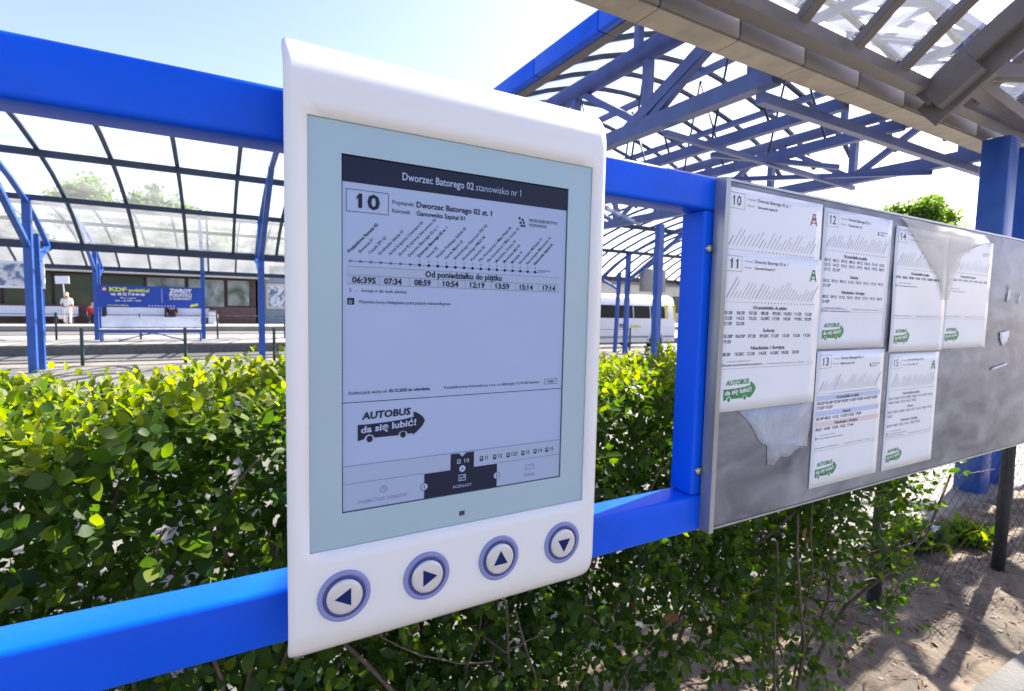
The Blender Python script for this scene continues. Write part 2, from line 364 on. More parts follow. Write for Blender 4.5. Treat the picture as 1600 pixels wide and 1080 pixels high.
for k in range(16):
    y = 1.95+k*.5
    if me is None:
        q = MB(); q.sweep([(x-C0[0], 0, z) for x, z in arcp], rrect(.045, .05, .005, 1), up=(0, 1, 0)); o = q.build('glazing_bar', M_DARKBAR, tc_); me = o.data
        q = MB(); V = [(x-C0[0], yy, z+.04) for x, z in arcp for yy in (.03, .47)]; q.add(V, [(2*j, 2*j+1, 2*j+3, 2*j+2) for j in range(16)], True)
        p = q.build('glass_sheet', M_GLASS, tc_); pmesh = p.data
    else: o = link('glazing_bar', me, tc_); p = link('glass_sheet', pmesh, tc_)
    o.location = p.location = (0, y-C0[1], 0)
for xx, zz in (arcp[4], arcp[8], arcp[12], arcp[15]):
    q = MB(); q.bar(cp(xx, 1.9, zz-.05), cp(xx, YE, zz-.05), .06, .07); q.build('purlin', M_STEEL, tc_)
for k in range(8):                                         # eave gutter, jointed
    y0 = 1.9+k*.9
    q = MB(); q.box(2.52-C0[0], 2.60-C0[0], y0-C0[1], y0+.893-C0[1], 3.56, 3.72); q.build('eave_gutter', M_RAIL, tc_, bev=.01)
    q = MB(); q.box(2.605-C0[0], 2.70-C0[0], y0-C0[1], y0+.893-C0[1], 3.56, 3.60); q.build('gutter_underside', M_GUT, tc_)
for x in (5.62, 6.12):
    q = MB(); q.bar(cp(x+.1, 1.46, -.05), cp(x+.1, 1.46, 2.98), .19, .19, up=(0, 1, 0)); q.build('column', M_DEEP, tc_, bev=.01)
q = MB(); q.bar(cp(9.6, 1.5, 0), cp(9.6, 1.5, 2.9), .2, .2, up=(0, 1, 0)); q.build('column', M_DEEP, tc_)
q = MB(); q.bar(cp(3.3, YE, 0), cp(3.3, YE, 2.9), .2, .2, up=(0, 1, 0))
for x in (3.2, 6.35, 9.6):
    q = MB(); q.bar(cp(x, YE, 0), cp(x, YE, 3.6), .16, .16, up=(0, 1, 0)); q.build('column', M_DEEP, tc_)

# walkway canopy over the viewer's side: gutter along X and ribs rising towards the viewer
N0 = (1.35, 1.6, 0)
nc = thing('walkway_canopy', 'grey guttered walkway roof overhead with glass between slanting bars', 'canopy', N0)
def np_(x, y, z): return (x-N0[0], y-N0[1], z)
for k in range(16):
    x0 = 1.35+k*.6
    q = MB(); q.box(x0-N0[0], x0+.594-N0[0], 1.56-N0[1], 1.75-N0[1], 3.0, 3.15); q.build('gutter_box', M_GUT, nc, bev=.008)
    q = MB(); q.box(x0-N0[0], x0+.594-N0[0], 1.575-N0[1], 1.735-N0[1], 2.992, 2.9985); q.build('gutter_underside', M_ZINC, nc)
q = MB(); q.box(0, 9.6, 1.40-N0[1], 1.47-N0[1], 3.05, 3.13); q.box(0, 9.6, 1.47-N0[1], 1.50-N0[1], 3.05, 3.065); q.build('eave_angle', M_BAR, nc)
q = MB(); q.box(0, 9.6, 1.74-N0[1], 1.76-N0[1], 3.15, 3.19); q.build('gutter_lip', M_STEEL, nc)
nprof = [(1.44+math.cos(math.radians(180-a))*0, 0) for a in (0,)]
nprof = []
yy, zz, an = 1.45, 3.10, 40.
for k in range(14):
    nprof.append((yy, zz)); yy -= .27*math.cos(math.radians(an)); zz += .27*math.sin(math.radians(an)); an = max(0, an-3.0)
bars = [(2.31, 0), (2.87, 0), (3.425, 0), (3.98, 0), (4.40, 1), (5.05, 0), (5.62, 0), (6.19, 0), (6.76, 0), (7.25, 1), (7.85, 0), (8.42, 0), (8.99, 0), (9.56, 0), (10.1, 1)]
pm = {}
for k, (x, thick) in enumerate(bars):
    if thick:
        q = MB(); q.sweep([np_(x+.02, a, b_-.09) for a, b_ in nprof], rrect(.14, .20, .012, 2), up=(1, 0, 0)); q.build('main_rib', M_BAR, nc)
        q = MB(); q.sweep([np_(x+.02, a, b_-.20) for a, b_ in nprof], rrect(.19, .02, .005, 1), up=(1, 0, 0)); q.build('rib_flange', M_BAR, nc)
    else:
        q = MB(); q.sweep([np_(x, a, b_) for a, b_ in nprof], rrect(.055, .08, .006, 1), up=(1, 0, 0)); q.build('glazing_bar', M_BAR, nc)
    if k < len(bars)-1:
        wd = round(bars[k+1][0]-x, 3)
        if wd not in pm:
            q = MB(); V = [(xx, a-N0[1], b_+.06) for a, b_ in nprof for xx in (.03, wd-.03)]; q.add(V, [(2*j, 2*j+1, 2*j+3, 2*j+2) for j in range(13)], True)
            o = q.build('glass_sheet', M_GLASSN, nc); pm[wd] = o.data
        else: o = link('glass_sheet', pm[wd], nc)
        o.location = (x-N0[0], 0, 0)
for a, b_ in (((4.46, 1.22, 3.14), (7.25, .62, 3.52)), ((4.46, 1.22, 3.08), (7.25, 1.38, 3.02))):
    q = MB(); q.bar(np_(*a), np_(*b_), .09, .09); q.build('roof_brace', M_BAR, nc)
q = MB(); q.bar(np_(4.42, 1.39, 2.985), np_(4.42, 1.16, 3.16), .165, .232, up=(1, 0, 0)); q.build('rib_shoe', M_BAR, nc)
for y_, z_ in ((nprof[6][0], nprof[6][1]-.1), nprof[13]):
    q = MB(); q.bar(np_(2.3, y_, z_), np_(10.3, y_, z_), .08, .1); q.build('purlin', M_BAR, nc)
# light lattice rising above the truss roof, seen through the walkway glass
for k in range(6):
    x = 2.9+k*1.25
    for (a, b_) in (((x, 1.85, 4.15), (x+1.25, 3.1, 4.75)), ((x+1.25, 1.85, 4.15), (x, 3.1, 4.75)), ((x, 1.85, 4.15), (x, 3.1, 4.75))):
        q = MB(); q.bar(cp(*a), cp(*b_), .06, .06); q.build('lattice_member', M_STEEL, tc_)
for (y_, z_) in ((1.85, 4.15), (3.1, 4.75)):
    q = MB(); q.bar(cp(2.9, y_, z_), cp(10.4, y_, z_), .08, .08); q.build('lattice_chord', M_STEEL, tc_)
    for x in (3.2, 6.35, 9.6):
        q = MB(); q.bar(cp(x, y_, 3.66), cp(x, y_, z_), .06, .06, up=(0, 1, 0)); q.build('lattice_post', M_STEEL, tc_)
for x in (2.31, 10.1):
    q = MB(); q.bar(np_(x, -1.6, 0), np_(x, -1.6, 4.35), .16, .16, up=(0, 1, 0)); q.build('column', M_BAR, nc)
# ------------------------------------------------------------------ blue railing
R0 = (-1.1, .021, 0)
rail = thing('railing', 'bright blue square tube railing carrying the display and the notice board', 'railing', R0)
def rp(x, y, z): return (x-R0[0], y-R0[1], z)
P40 = rrect(.042, .042, .005, 4); P48 = rrect(.042, .048, .005, 4)
q = MB(); q.sweep([rp(-1.6, .021, 1.647), rp(.5525, .021, 1.647)], P40, smooth=False); o = q.build('top_rail', M_RAIL, rail)
q = MB(); q.sweep([rp(-1.6, .021, 1.2365), rp(.5525, .021, 1.2365)], P48); q.build('bottom_rail', M_RAIL, rail)
q = MB(); q.sweep([rp(.551, .022, 1.262), rp(.551, .022, 1.625)], rrect(.032, .038, .004, 3), up=(0, 1, 0)); q.build('post', M_RAIL, rail)
q = MB(); q.sweep([rp(-1.1, .021, -.1), rp(-1.1, .021, 1.2115)], P40, up=(0, 1, 0)); q.build('leg', M_RAIL, rail)
q = MB(); q.sweep([rp(2.3, .03, -.1), rp(2.3, .03, 1.66)], P40, up=(0, 1, 0)); q.build('leg', M_RAIL, rail)
q = MB(); q.sweep([rp(.553, .03, 1.64), rp(2.3, .03, 1.64)], rrect(.03, .03, .004, 2)); q.build('rear_rail', M_RAIL, rail)
q = MB(); q.sweep([rp(.553, .03, 1.245), rp(2.3, .03, 1.245)], rrect(.03, .03, .004, 2)); q.build('rear_rail', M_RAIL, rail)
for o in rail.children:
    for p in o.data.polygons: p.use_smooth = True
    o.data.set_sharp_from_angle(angle=math.radians(35))

# ------------------------------------------------------------------ electronic timetable display
D0 = (.191, -.02, 1.228); FY = -.045
dev = thing('information_display', 'white electronic timetable display with four round buttons clamped on the blue railing', 'display', D0)
X0, X1 = .0455, .3365; GX0, GX1, GZ0, GZ1 = .061, .3215, 1.3065, 1.636
prof = []                                                  # outer profile (Y, Z) from the top back edge down to the bottom lip
r = .042
for k in range(13):
    a = math.radians(90*k/12); prof.append((FY+r-r*math.sin(a), 1.658+r*math.cos(a)))
front_start = len(prof)-1
zs = sorted(set([GZ1, GZ0, 1.648, 1.60, 1.55, 1.5, 1.45, 1.4, 1.35, 1.295, 1.27, 1.249]), reverse=True)
prof += [(FY, z) for z in zs]
for k in range(1, 8):
    a = math.radians(52*k/7); prof.append((FY+.041*(1-math.cos(a)), 1.249-.041*math.sin(a)))
prof = [(.0, 1.7)]+prof
S_ = [0.]
for a, b_ in zip(prof[:-1], prof[1:]): S_.append(S_[-1]+math.hypot(a[0]-b_[0], a[1]-b_[1]))
us = sorted(set([0, .02, .05, .1, .2, .3, .4, .5, .6, .7, .8, .9, .95, .98, 1]))
gu = [(GX0-X0)/(X1-X0), (GX1-X0)/(X1-X0)]
us = sorted(set(us+gu)-{.05, .95})
q = MB(); V = []; nu = len(us)
for i, (y, z) in enumerate(prof):
    s0, s1 = S_[i], S_[-1]-S_[i]; ins = 0
    for s_, rr in ((s0, .040), (s1, .014)):
        if s_ < rr: ins = max(ins, rr-math.sqrt(max(0, rr*rr-(rr-s_)**2)))
    for u in us:
        x = X0+u*(X1-X0)
        x = X0+ins+u*(X1-X0-2*ins)
        V.append((x-D0[0], y-D0[1], z-D0[2]))
fcs = []
for i in range(len(prof)-1):
    for j in range(nu-1):
        zc = (prof[i][1]+prof[i+1][1])/2; uc = (us[j]+us[j+1])/2
        if GZ0 < zc < GZ1 and gu[0] < uc < gu[1]: continue
        fcs.append((i*nu+j, (i+1)*nu+j, (i+1)*nu+j+1, i*nu+j+1))
q.add(V, fcs, True); shell = q.build('shell', M_WHITE, dev)
bm = bmesh.new(); bm.from_mesh(shell.data); bmesh.ops.remove_doubles(bm, verts=bm.verts, dist=1e-5); bmesh.ops.dissolve_degenerate(bm, edges=bm.edges, dist=1e-5); bm.to_mesh(shell.data); bm.free()
md = shell.modifiers.new('thickness', 'SOLIDIFY'); md.thickness = .003; md.offset = -1
shell.data.set_sharp_from_angle(angle=math.radians(50))
def dp(x, y, z): return (x-D0[0], y-D0[1], z-D0[2])
def dbox(x0, x1, y0, y1, z0, z1): q = MB(); return q.box(x0-D0[0], x1-D0[0], y0-D0[1], y1-D0[1], z0-D0[2], z1-D0[2])
dbox(X0+.012, X1-.012, FY+.0055, -.0005, 1.25, 1.665).build('housing', M_HOUSE, dev)
SX0, SX1, SZ0, SZ1 = .0855, .2945, 1.334, 1.6125
bz = MB(); by = FY+.0016
xa, xb, za, zb = GX0+.0003, GX1-.0003, GZ0+.0003, GZ1-.0003
ring = [(xa, za), (xb, za), (xb, zb), (xa, zb)]; inn = [(SX0, SZ0), (SX1, SZ0), (SX1, SZ1), (SX0, SZ1)]
V = [dp(a, by, c) for a, c in ring+inn]+[dp(a, by+.0022, c) for a, c in inn]
bz.add(V, [(k, (k+1) % 4, 4+(k+1) % 4, 4+k) for k in range(4)]+[(4+k, 4+(k+1) % 4, 8+(k+1) % 4, 8+k) for k in range(4)]); bezel = bz.build('bezel', M_BEZEL, dev)
sy = FY+.0030
bz = MB(); V = []
for t in (0, .0009): V += [dp(a, sy-.0002, c) for a, c in ((SX0+t, SZ0+t), (SX1-t, SZ0+t), (SX1-t, SZ1-t), (SX0+t, SZ1-t))]
scr = dbox(SX0-.001, SX1+.001, sy, sy+.001, SZ0-.001, SZ1+.001).build('screen', M_EINK, dev)
o = bz.add(V, [(k, (k+1) % 4, 4+(k+1) % 4, 4+k) for k in range(4)]).build('screen_edge', M_EDGE, scr)
dbox(.1865, .1915, by-.0004, by+.0003, 1.3142, 1.3182).build('light_sensor', M_EDGE, dev)
def ink(I, name, m, lift): return I.build(name, m, scr, SX0-D0[0]-.0005, sy-D0[1]-.0002*lift, SZ0-D0[2])
I = Ink(); I.rect(.9, 23.5, 208.9, 37.2); ink(I, 'menu_band', M_EBAND, 1)
I = Ink(); I.rect(.9, .9, 69, 22.5); ink(I, 'menu_field', M_EBAND, 1); I = Ink(); I.rect(139, .9, 208.9, 22.5); ink(I, 'menu_field', M_EBAND, 1)
I = Ink(); I.rect(5, 188, 202.5, 194.6); ink(I, 'table_band', M_EBAND, 1); I = Ink(); I.rect(5, 181, 202.5, 187.4); ink(I, 'table_band', M_EBAND, 1)
I = Ink(); I.rect(.9, 258.3, 209, 278.3); ink(I, 'header_bar', M_INK, 1)
I = Ink(); I.rect(69, .9, 139, 22.2); I.poly([(93, 22.2), (115.5, 22.2), (115.5, 36.4), (108, 36.4), (104.2, 33), (100.4, 36.4), (93, 36.4)]); ink(I, 'menu_tab', M_INK, 2)
I = Ink(); I.text('Dworzec Batorego 02', 48, 265.2, 6, 63, .012); I.text('stanowisko nr 1', 113, 265.2, 6, 45, -.004); ink(I, 'header_lettering', M_EINK, 2)
I = Ink()                                                  # timetable lettering
I.frame(4, 236.2, 37, 253.2, .35); I.text('10', 12, 239.5, 11, 18, .03)
I.text('Przystanek:', 40, 245.4, 3.3, 18); I.text('Kierunek:', 40, 238.8, 3.3, 15)
I.text('Dworzec Batorego 02 st. 1', 60, 245, 4.6, 69, .022); I.text('Gamowska Szpital 01', 60, 238.6, 3.6, 43, .016)
I.text('PRZEDSIĘBIORSTWO', 167.5, 244, 2.7, 31); I.text('KOMUNALNE', 167.5, 239.8, 2.7, 19)
for a in ((157, 246.2), (160.2, 245), (158.2, 242.2), (161.6, 242.6), (159.4, 239.6), (162.2, 239.8)): I.poly([(a[0]-1.2, a[1]-.9), (a[0]+.6, a[1]-1.3), (a[0]+1.3, a[1]+.5), (a[0]-.4, a[1]+1.3)])
names = ['Przejazdowa Rameta 02', 'Słowenia 01', 'Cecylii SP1 02', 'Królewska Szkoła 01', 'Armii Krajowej Cmentarz 03', 'Armii Krajowej Starostwo 01', 'Dworzec Batorego 02 st. 1', 'Dworzec Batorego 02 st. 1', 'Nowa 02', 'Wojska Polskiego Szkoła 02', 'Karola Miarki 02', 'Słowackiego Supersam PSS 02', 'Słowackiego PMSZ 04', 'Katowicka 02', 'Plac Konstytucji 3 Maja Pętla 09', 'Plac Konstytucji 3 Maja Ocicka 10', 'Mariańska Ocicka 03', 'Mariańska MZ 03', 'Michejdy 01', 'Starowiejska Michejdy 12', 'Starowiejska Mleczarnia 14', 'Gamowska Szpital 01']
for k, nm in enumerate(names):
    I.text(nm, 7+8*k-.6, 204.6, 2.35, None if len(nm) < 27 else 44, .022 if k in (0, 7, 21) else .004, rot=math.radians(46))
for k, t in enumerate('0 3 5 6 7 8 9 10 11 12 13 14 15 16 18'.split()): I.text(t, 63+8*k, 201.3, 1.5, align='c'); I.disc(63+8*k, 198.6, 1.25)
I.text('czas jazdy (min.)', 178, 199.6, 1.4, 14)
I.text('Od poniedziałku do piątku', 68, 189.2, 4.8, 72, .032)
for k, t in enumerate(['06:39S', '07:34', '08:59', '10:54', '12:19', '13:59', '15:14', '17:14']): I.text(t, 8.5+25*k, 182, 4.6, 18.5 if k == 0 else 14.5, .034)
I.text('S', 6.5, 175, 2.6); I.text('-', 11.5, 175, 2.6); I.text('kursuje w dni nauki szkolnej', 16, 175, 2.6, 36)
I.text('Wszystkie kursy obsługiwane przez pojazdy niskopodłogowe.', 13.5, 166.2, 2.6, 78)
I.text('Rozkład jazdy ważny od:', 6, 94.4, 2.6, 30.5); I.text('05.10.2020 do odwołania', 38, 94.4, 2.6, 35, .02)
I.text('Przedsiębiorstwo Komunalne sp. z o.o., ul. Adamczyka 10, 47-400 Racibórz', 86, 94.4, 2.5, 97); I.frame(188.3, 92.9, 203, 98, .3); I.text('10001', 191.5, 94.3, 2.3, 8)
I.rect(.9, 87.8, 208.9, 88.3)
ink(I, 'timetable_lettering', M_INK, 2)
I = Ink()
I.rect(7, 198.3, 61, 198.9); I.rect(64, 198.3, 186, 198.8)
for k in range(7): I.disc(7+8*k, 198.6, 1.15)
for k in range(1, 8): I.rect(29.5+24.9*(k-1), 181, 29.8+24.9*(k-1), 187.6)
I.rect(5, 194.5, 202.5, 194.8); I.rect(5, 187.6, 202.5, 187.9); I.rect(5, 180.9, 202.5, 181.2)
I.rect(.9, 37.0, 208.9, 37.4); I.rect(.9, 22.6, 69, 22.9); I.rect(139, 22.6, 208.9, 22.9)
I.text('NAJBLIŻSZE ODJAZDY', 14, 5.6, 2.6, 40.5); I.text('CENNIK', 167.5, 5.8, 2.5, 13)
I.ring(34, 14.5, 3, .55); I.rect(33.75, 14.3, 34.25, 16.6); I.rect(34, 14.1, 35.6, 14.6)
I.frame(169.5, 12, 179, 17, .5); I.rect(174.2, 12.5, 174.5, 16.5)
ink(I, 'faint_lettering', M_INKG, 2)
I = Ink()                                                  # small icons: wheelchair square and bus signs
I.poly([(5, 165), (10.2, 165), (10.2, 170.2), (5, 170.2)])
for k, t in enumerate(['11', '12', '12S', '13', '14', '15']):
    x = (123, 136.5, 150.5, 166.5, 180, 193.3)[k]
    I.frame(x-1.6, 27, x+1.6, 31, .7); I.rect(x-1.2, 26.4, x-.6, 27); I.rect(x+.6, 26.4, x+1.2, 27); I.rect(x-1.5, 27.6, x+1.5, 28.3); I.text(t, x+3.3, 27.4, 3.5, None, .008)
ink(I, 'route_icons', M_INK, 2)
I = Ink(); I.text('ROZKŁADY', 95.5, 5.6, 2.5, 18); I.frame(100.7, 11.4, 107.7, 17, .6); I.rect(102, 14, 104.5, 14.7); I.rect(102, 12.7, 104.5, 13.3); I.rect(105.2, 13.8, 106.6, 15.6)
I.disc(69, 11.2, 3.2); I.disc(138.6, 11.2, 3.2); I.disc(104.2, 22.3, 3.0); I.text('10', 105.6, 27.4, 3.6, 5, .008); I.frame(99, 27.2, 102.4, 31, .7); I.rect(99.2, 27.8, 102.2, 28.4)
I.ring(7.2, 167, 1.3, .4); I.rect(6.6, 167.4, 7.0, 169.4); I.rect(7, 167.8, 8.6, 168.2)
ink(I, 'tab_lettering', M_EINK, 3)
I = Ink()
for x, s_ in ((69, -1), (138.6, 1)): I.poly([(x-.9*s_, 12.7), (x-.3*s_, 12.9), (x+1.0*s_, 11.2), (x-.3*s_, 9.5), (x-.9*s_, 9.7), (x+.3*s_, 11.2)]); I.ring(x, 11.2, 3.2, .3)
I.poly([(102.9, 21.8), (104.2, 23.2), (105.5, 21.8), (105.2, 21.4), (104.2, 22.4), (103.2, 21.4)]); ink(I, 'tab_arrows', M_INK, 4)
# the slogan drawn as a little bus
def slogan(x, y, s, shear=.0):
    """dark shapes and light letters of the slogan; x, y lower left in mm, s = width/56"""
    A = Ink(); B_ = Ink()
    def T(p): return (x+p[0]*s, y+p[1]*s)
    A.text('AUTOBUS', x+3.2*s, y+17.2*s, 5.6*s, 40*s, .035, rot=math.radians(1.5), shear=.12)
    A.poly([T(p) for p in [(0, 0), (5, 1.2), (6, 3.6), (9, 5), (12, 3.8), (13.4, 1.6), (33, 1.6), (34, 4), (37, 5.2), (40, 4), (41, 2), (45.5, 2.2), (45.5, .6), (50, 4), (54, 8), (56, 12), (54, 15.6), (50, 18.6), (46, 20.6), (46, 15.8), (36, 14.4), (20, 13.4), (8, 13), (0, 13.2)]])
    A.disc(x+9.4*s, y+1.0*s, 2.7*s, 14, .9); A.disc(x+37*s, y+1.8*s, 2.7*s, 14, .9)
    B_.text('da się lubić!', x+2.2*s, y+6.3*s, 5.2*s, 46*s, .03, rot=math.radians(3.2), shear=.1)
    return A, B_
A, B_ = slogan(13, 56.6, 1.0); ink(A, 'slogan_shape', M_INK, 2); ink(B_, 'slogan_lettering', M_EINK, 3)
# buttons
tri = [(-.010, 0), (.0055, .0088), (.0055, -.0088)]
for k, (bx, ang) in enumerate(((.0868, 0), (.156, 180), (.2265, -90), (.2975, 90))):
    bc = dp(bx, FY, 1.2675); n = 48; rb = MB()
    circ = lambda rr, y: [(rr*math.cos(2*math.pi*j/n), y, rr*math.sin(2*math.pi*j/n)) for j in range(n)]
    def lathe(rings):
        q = MB(); V = []
        for rr, y in rings: V += circ(rr, y)
        F = [(i*n+j, i*n+(j+1) % n, (i+1)*n+(j+1) % n, (i+1)*n+j) for i in range(len(rings)-1) for j in range(n)]
        F.append(tuple(range((len(rings)-1)*n, len(rings)*n))); return q.add(V, F, True)
    lab = ('left', 'right', 'up', 'down')[k]
    b0 = lathe([(.0208, .0015), (.0208, -.0008), (.0200, -.0016), (.0168, -.0016), (.0165, -.0010)]).build('button', M_RING, dev, bc)
    b0['label'] = 'round button with an arrow pointing '+lab
    lathe([(.0166, -.0012), (.0166, -.0019), (.0160, -.0022), (.0145, -.0020), (.0142, -.0014)]).build('inner_ring', M_RING2, b0)
    lathe([(.0142, -.0008), (.0141, -.0024), (.0134, -.0032), (.011, -.0037), (.006, -.0040), (.001, -.0041)]).build('cap', M_CAP, b0)
    I = Ink(); a = math.radians(ang); I.poly([((p*math.cos(a)-z*math.sin(a))*.82, (p*math.sin(a)+z*math.cos(a))*.82) for p, z in tri])
    if I.f:
        I.build('arrow', M_NAVY, b0, 0, -.00425, 0, 1.0)

# ------------------------------------------------------------------ notice board and its sheets
B0 = (.55, -.004, 1.213)
bd = thing('notice_board', 'scratched grey metal notice board with bus timetables pasted on it', 'notice board', B0)
def bbox(x0, x1, y0, y1, z0, z1): q = MB(); return q.box(x0-B0[0], x1-B0[0], y0-B0[1], y1-B0[1], z0-B0[2], z1-B0[2])
bbox(.556, 2.36, -.005, .010, 1.2155, 1.664).build('panel', M_BOARD, bd, bev=.001)
bbox(.5535, 2.362, -.0055, .0135, 1.6645, 1.6675).build('top_edge', M_BFRAME, bd)
bbox(.5535, 2.362, -.0055, .0135, 1.212, 1.215).build('bottom_edge', M_BFRAME, bd)
q = MB(); V = [(.553, -.0052), (.557, -.0056), (.557, .011), (.549, .0110), (.547, .0025), (.5475, -.001)]
q.sweep([(0, 0, 0), (0, 0, .451)], [(a-.553, -b_) for a, b_ in V], up=(0, 1, 0)); q.build('side_frame', M_BFRAME, bd, (.003, -.001+.0, .001))
for z in (1.579, 1.293):
    q = MB(); n = 12; V = []
    for rr, y in ((.0055, 0), (.0055, -.002), (.004, -.004), (.001, -.0046)): V += [(rr*math.cos(6.2832*j/n), y, rr*math.sin(6.2832*j/n)) for j in range(n)]
    q.add(V, [(i*n+j, i*n+(j+1) % n, (i+1)*n+(j+1) % n, (i+1)*n+j) for i in range(3) for j in range(n)], True); o = q.build('screw', M_BOLT, bd, (.5445-B0[0], .0028-B0[1], z-B0[2]))
BY = -.005
def sheet(x0, x1, z0, z1, lab, num, dest, blocks, lift, tilt=0, warp=0, logo=True, seed=1, pmat=None, head=(.74, .80), faded=False, colored=False, mark=None, nroute=24):
    """a printed timetable; local mm, origin lower left"""
    W, H = (x1-x0)*1000, (z1-z0)*1000; O = (x0, BY, z0); rnd = random.Random(seed)
    t = thing('timetable_sheet', lab, 'timetable', O, 'printed timetables on the notice board'); t.rotation_euler = (0, tilt, 0)
    wf = lambda a, b_: -lift*.001-warp*(math.sin(a*31+seed)*math.sin(b_*24+seed*2)*.5+.5)-.0006
    q = MB(); n = 14
    V = [(W*.001*i/n, wf(W*.001*i/n, H*.001*j/n), H*.001*j/n) for j in range(n+1) for i in range(n+1)]
    q.add(V, [(j*(n+1)+i, j*(n+1)+i+1, (j+1)*(n+1)+i+1, (j+1)*(n+1)+i) for j in range(n) for i in range(n)], True)
    sh = q.build('paper', pmat or M_PAPER, t)
    m = sh.modifiers.new('thickness', 'SOLIDIFY'); m.thickness = .0004; m.offset = -1
    bk = M_PRINTG if faded else M_PRINT
    I = Ink(); G = Ink(); y = H-24
    if num:
        I.frame(8, H-26, 38, H-6, .4); I.text(num, 15, H-22, 12.5, 16, .01)
        G.text('Przystanek:', 44, H-13, 2.6, 17); G.text('Kierunek:', 44, H-21, 2.6, 14); I.text('Dworzec Batorego 02 st. 1', 64, H-13.5, 4.4, W*.33, .012); I.text(dest, 64, H-21.5, 3.3, W*.2, .016)
    # slanted stop names: thin strips of type
    yb = H*head[0]-6; top = 22
    for k in range(nroute):
        xx = 10+(W-34)*k/(nroute-1); L = rnd.uniform(9, 26)*(1.15 if k in (0, 8) else 1); tk = .95 if k in (0, 8, nroute-1) else (.6 if nroute < 30 else .38)
        dx, dy = L*.72, L*.95
        (G if faded else I).poly([(xx, yb), (xx+tk*1.2, yb), (xx+dx+tk*1.2, yb+dy), (xx+dx, yb+dy)])
        if k >= 8: I.disc(xx-.5, yb-5, .95, 8)
    G.rect(W-24, yb-5.2, W-12, yb-4.6); G.rect(8, yb-5.15, 10+(W-34)*8/(nroute-1), yb-4.85)
    y = yb-13.5
    Cb = Ink(); Cp = Ink()
    for bi, (title, rows) in enumerate(blocks):
        if colored: (Cb if bi < 2 else Cp).rect(5, y-1.6, W-6, y+6)
        I.text(title, W*.47, y, 4.4, W*.34 if len(title) > 12 else W*.12, .03, align='c'); y -= 7.4
        for row in rows:
            for k, tm in enumerate(row): I.text(tm, 8+(W-18)/8*k, y, 4.3, 19.5 if len(tm) > 5 else 16, .022)
            y -= 7.0
        y -= 2.2
    y += 1; G.text('kursuje przez wybrane przystanki', 18, y, 2.2, W*.22); G.text('S', 8, y, 2); y -= 5
    I.text('Wszystkie kursy obsługiwane przez pojazdy niskopodłogowe', 14, y, 2.3, W*.36)
    N = Ink(); N.rect(8, y-.8, 12, y+3.4); N.build('low_floor_mark', M_CYAN, t, 0, -.0003, 0, warp=wf)
    zb_ = H*.27
    G.text('Rozkład jazdy ważny od: 05.10.2020 do odwołania', 8, zb_+3.5, 2.4, W*.34); G.text('Przedsiębiorstwo Komunalne sp. z o.o., Racibórz', W*.47, zb_+3.5, 2.2, W*.4); G.frame(W-20, zb_+2.2, W-10, zb_+6.8, .3)
    G.rect(6, zb_, W-7, zb_+.35)
    if mark:
        K = Ink(); mx, mz = W-28, H-32
        K.poly([(mx, mz), (mx+3, mz), (mx+8, mz+16), (mx+6, mz+16)]); K.poly([(mx+14, mz), (mx+17, mz), (mx+11, mz+16), (mx+9, mz+16)]); K.rect(mx+5.5, mz+14.6, mx+11.5, mz+16.4); K.rect(mx+2, mz+3, mx+15, mz+4.4); K.rect(mx+5, mz+7, mx+12, mz+11)
        K.build('corner_emblem', mark, t, 0, -.0003, 0, warp=wf)
    else:
        I.text('PRZEDSIĘBIORSTWO', W-36, H-24, 2.2, 24); I.text('KOMUNALNE', W-36, H-28, 2.2, 15)
        I.poly([(W-43, H-22), (W-40, H-22.6), (W-38.6, H-28), (W-42, H-28)])
    I.build('lettering', bk, t, 0, -.0002, 0, warp=wf); G.build('small_print', M_PRINTG, t, 0, -.00025, 0, warp=wf)
    if Cb.f: Cb.build('blue_band', M_LBLUE, t, 0, -.0001, 0, warp=wf); Cp.build('pink_band', M_PINK, t, 0, -.0001, 0, warp=wf)
    if logo:
        A, B_ = slogan(W*.07, H*.07, W/56*.30); A.build('slogan_shape', M_GREEN, t, 0, -.0003, 0, warp=wf); B_.build('slogan_lettering', M_PAPER, t, 0, -.0005, 0, warp=wf)
    return t
WK, SA, NI = 'Od poniedziałku do piątku', 'Soboty', 'Niedziele i święta'
def rows(s): return [r_.split() for r_ in s.split('/')]
sheet(.560, .770, 1.4505, 1.6575, 'timetable sheet headed 10, upper sheet at the left end of the board', '10', 'Gamowska Szpital 01', [(WK, rows('06:39S 07:34 08:59 10:54 12:19 13:59 15:14 17:14'))], .3, seed=1, mark=M_RED, logo=False, head=(.68, 0))
sheet(.5595, .7755, 1.369, 1.5780, 'timetable sheet headed 11, overlapping the sheet headed 10', '11', 'Opawska Brzozka 01', [(WK, rows('05:28 06:28 07:28 08:28 09:28C 10:28C 11:28 12:28/13:28 14:32 15:32 16:28C 17:28 18:28 19:28C 20:28/21:28 22:28')), (SA, rows('05:28P 06:03P 07:28 09:28C 11:28 13:28 15:28 17:28/19:28')), (NI, rows('08:28 10:28C 12:28 14:28 16:28C 18:28 20:28'))], 1.2, seed=2, mark=M_GREEN, head=(.74, 0), nroute=26)
sheet(.7745, .967, 1.4475, 1.6545, 'timetable sheet headed 12, above the sheet headed 13', '12', 'Opawska 01', [(WK, rows('05:12 06:12 07:12 08:12 09:12 10:12 11:12 12:12/13:12 14:12 15:12 16:12 17:12 18:12 19:12 20:12/21:12 22:12P')), (SA, rows('05:12 07:12 09:12 11:12 13:12 15:12 17:12 19:12/21:12P')), (NI, rows('08:12 09:12 11:12 13:12 15:12 17:12 19:12 20:12/21:42P'))], .3, seed=3, pmat=M_PAPER2, head=(.76, 0), faded=False)
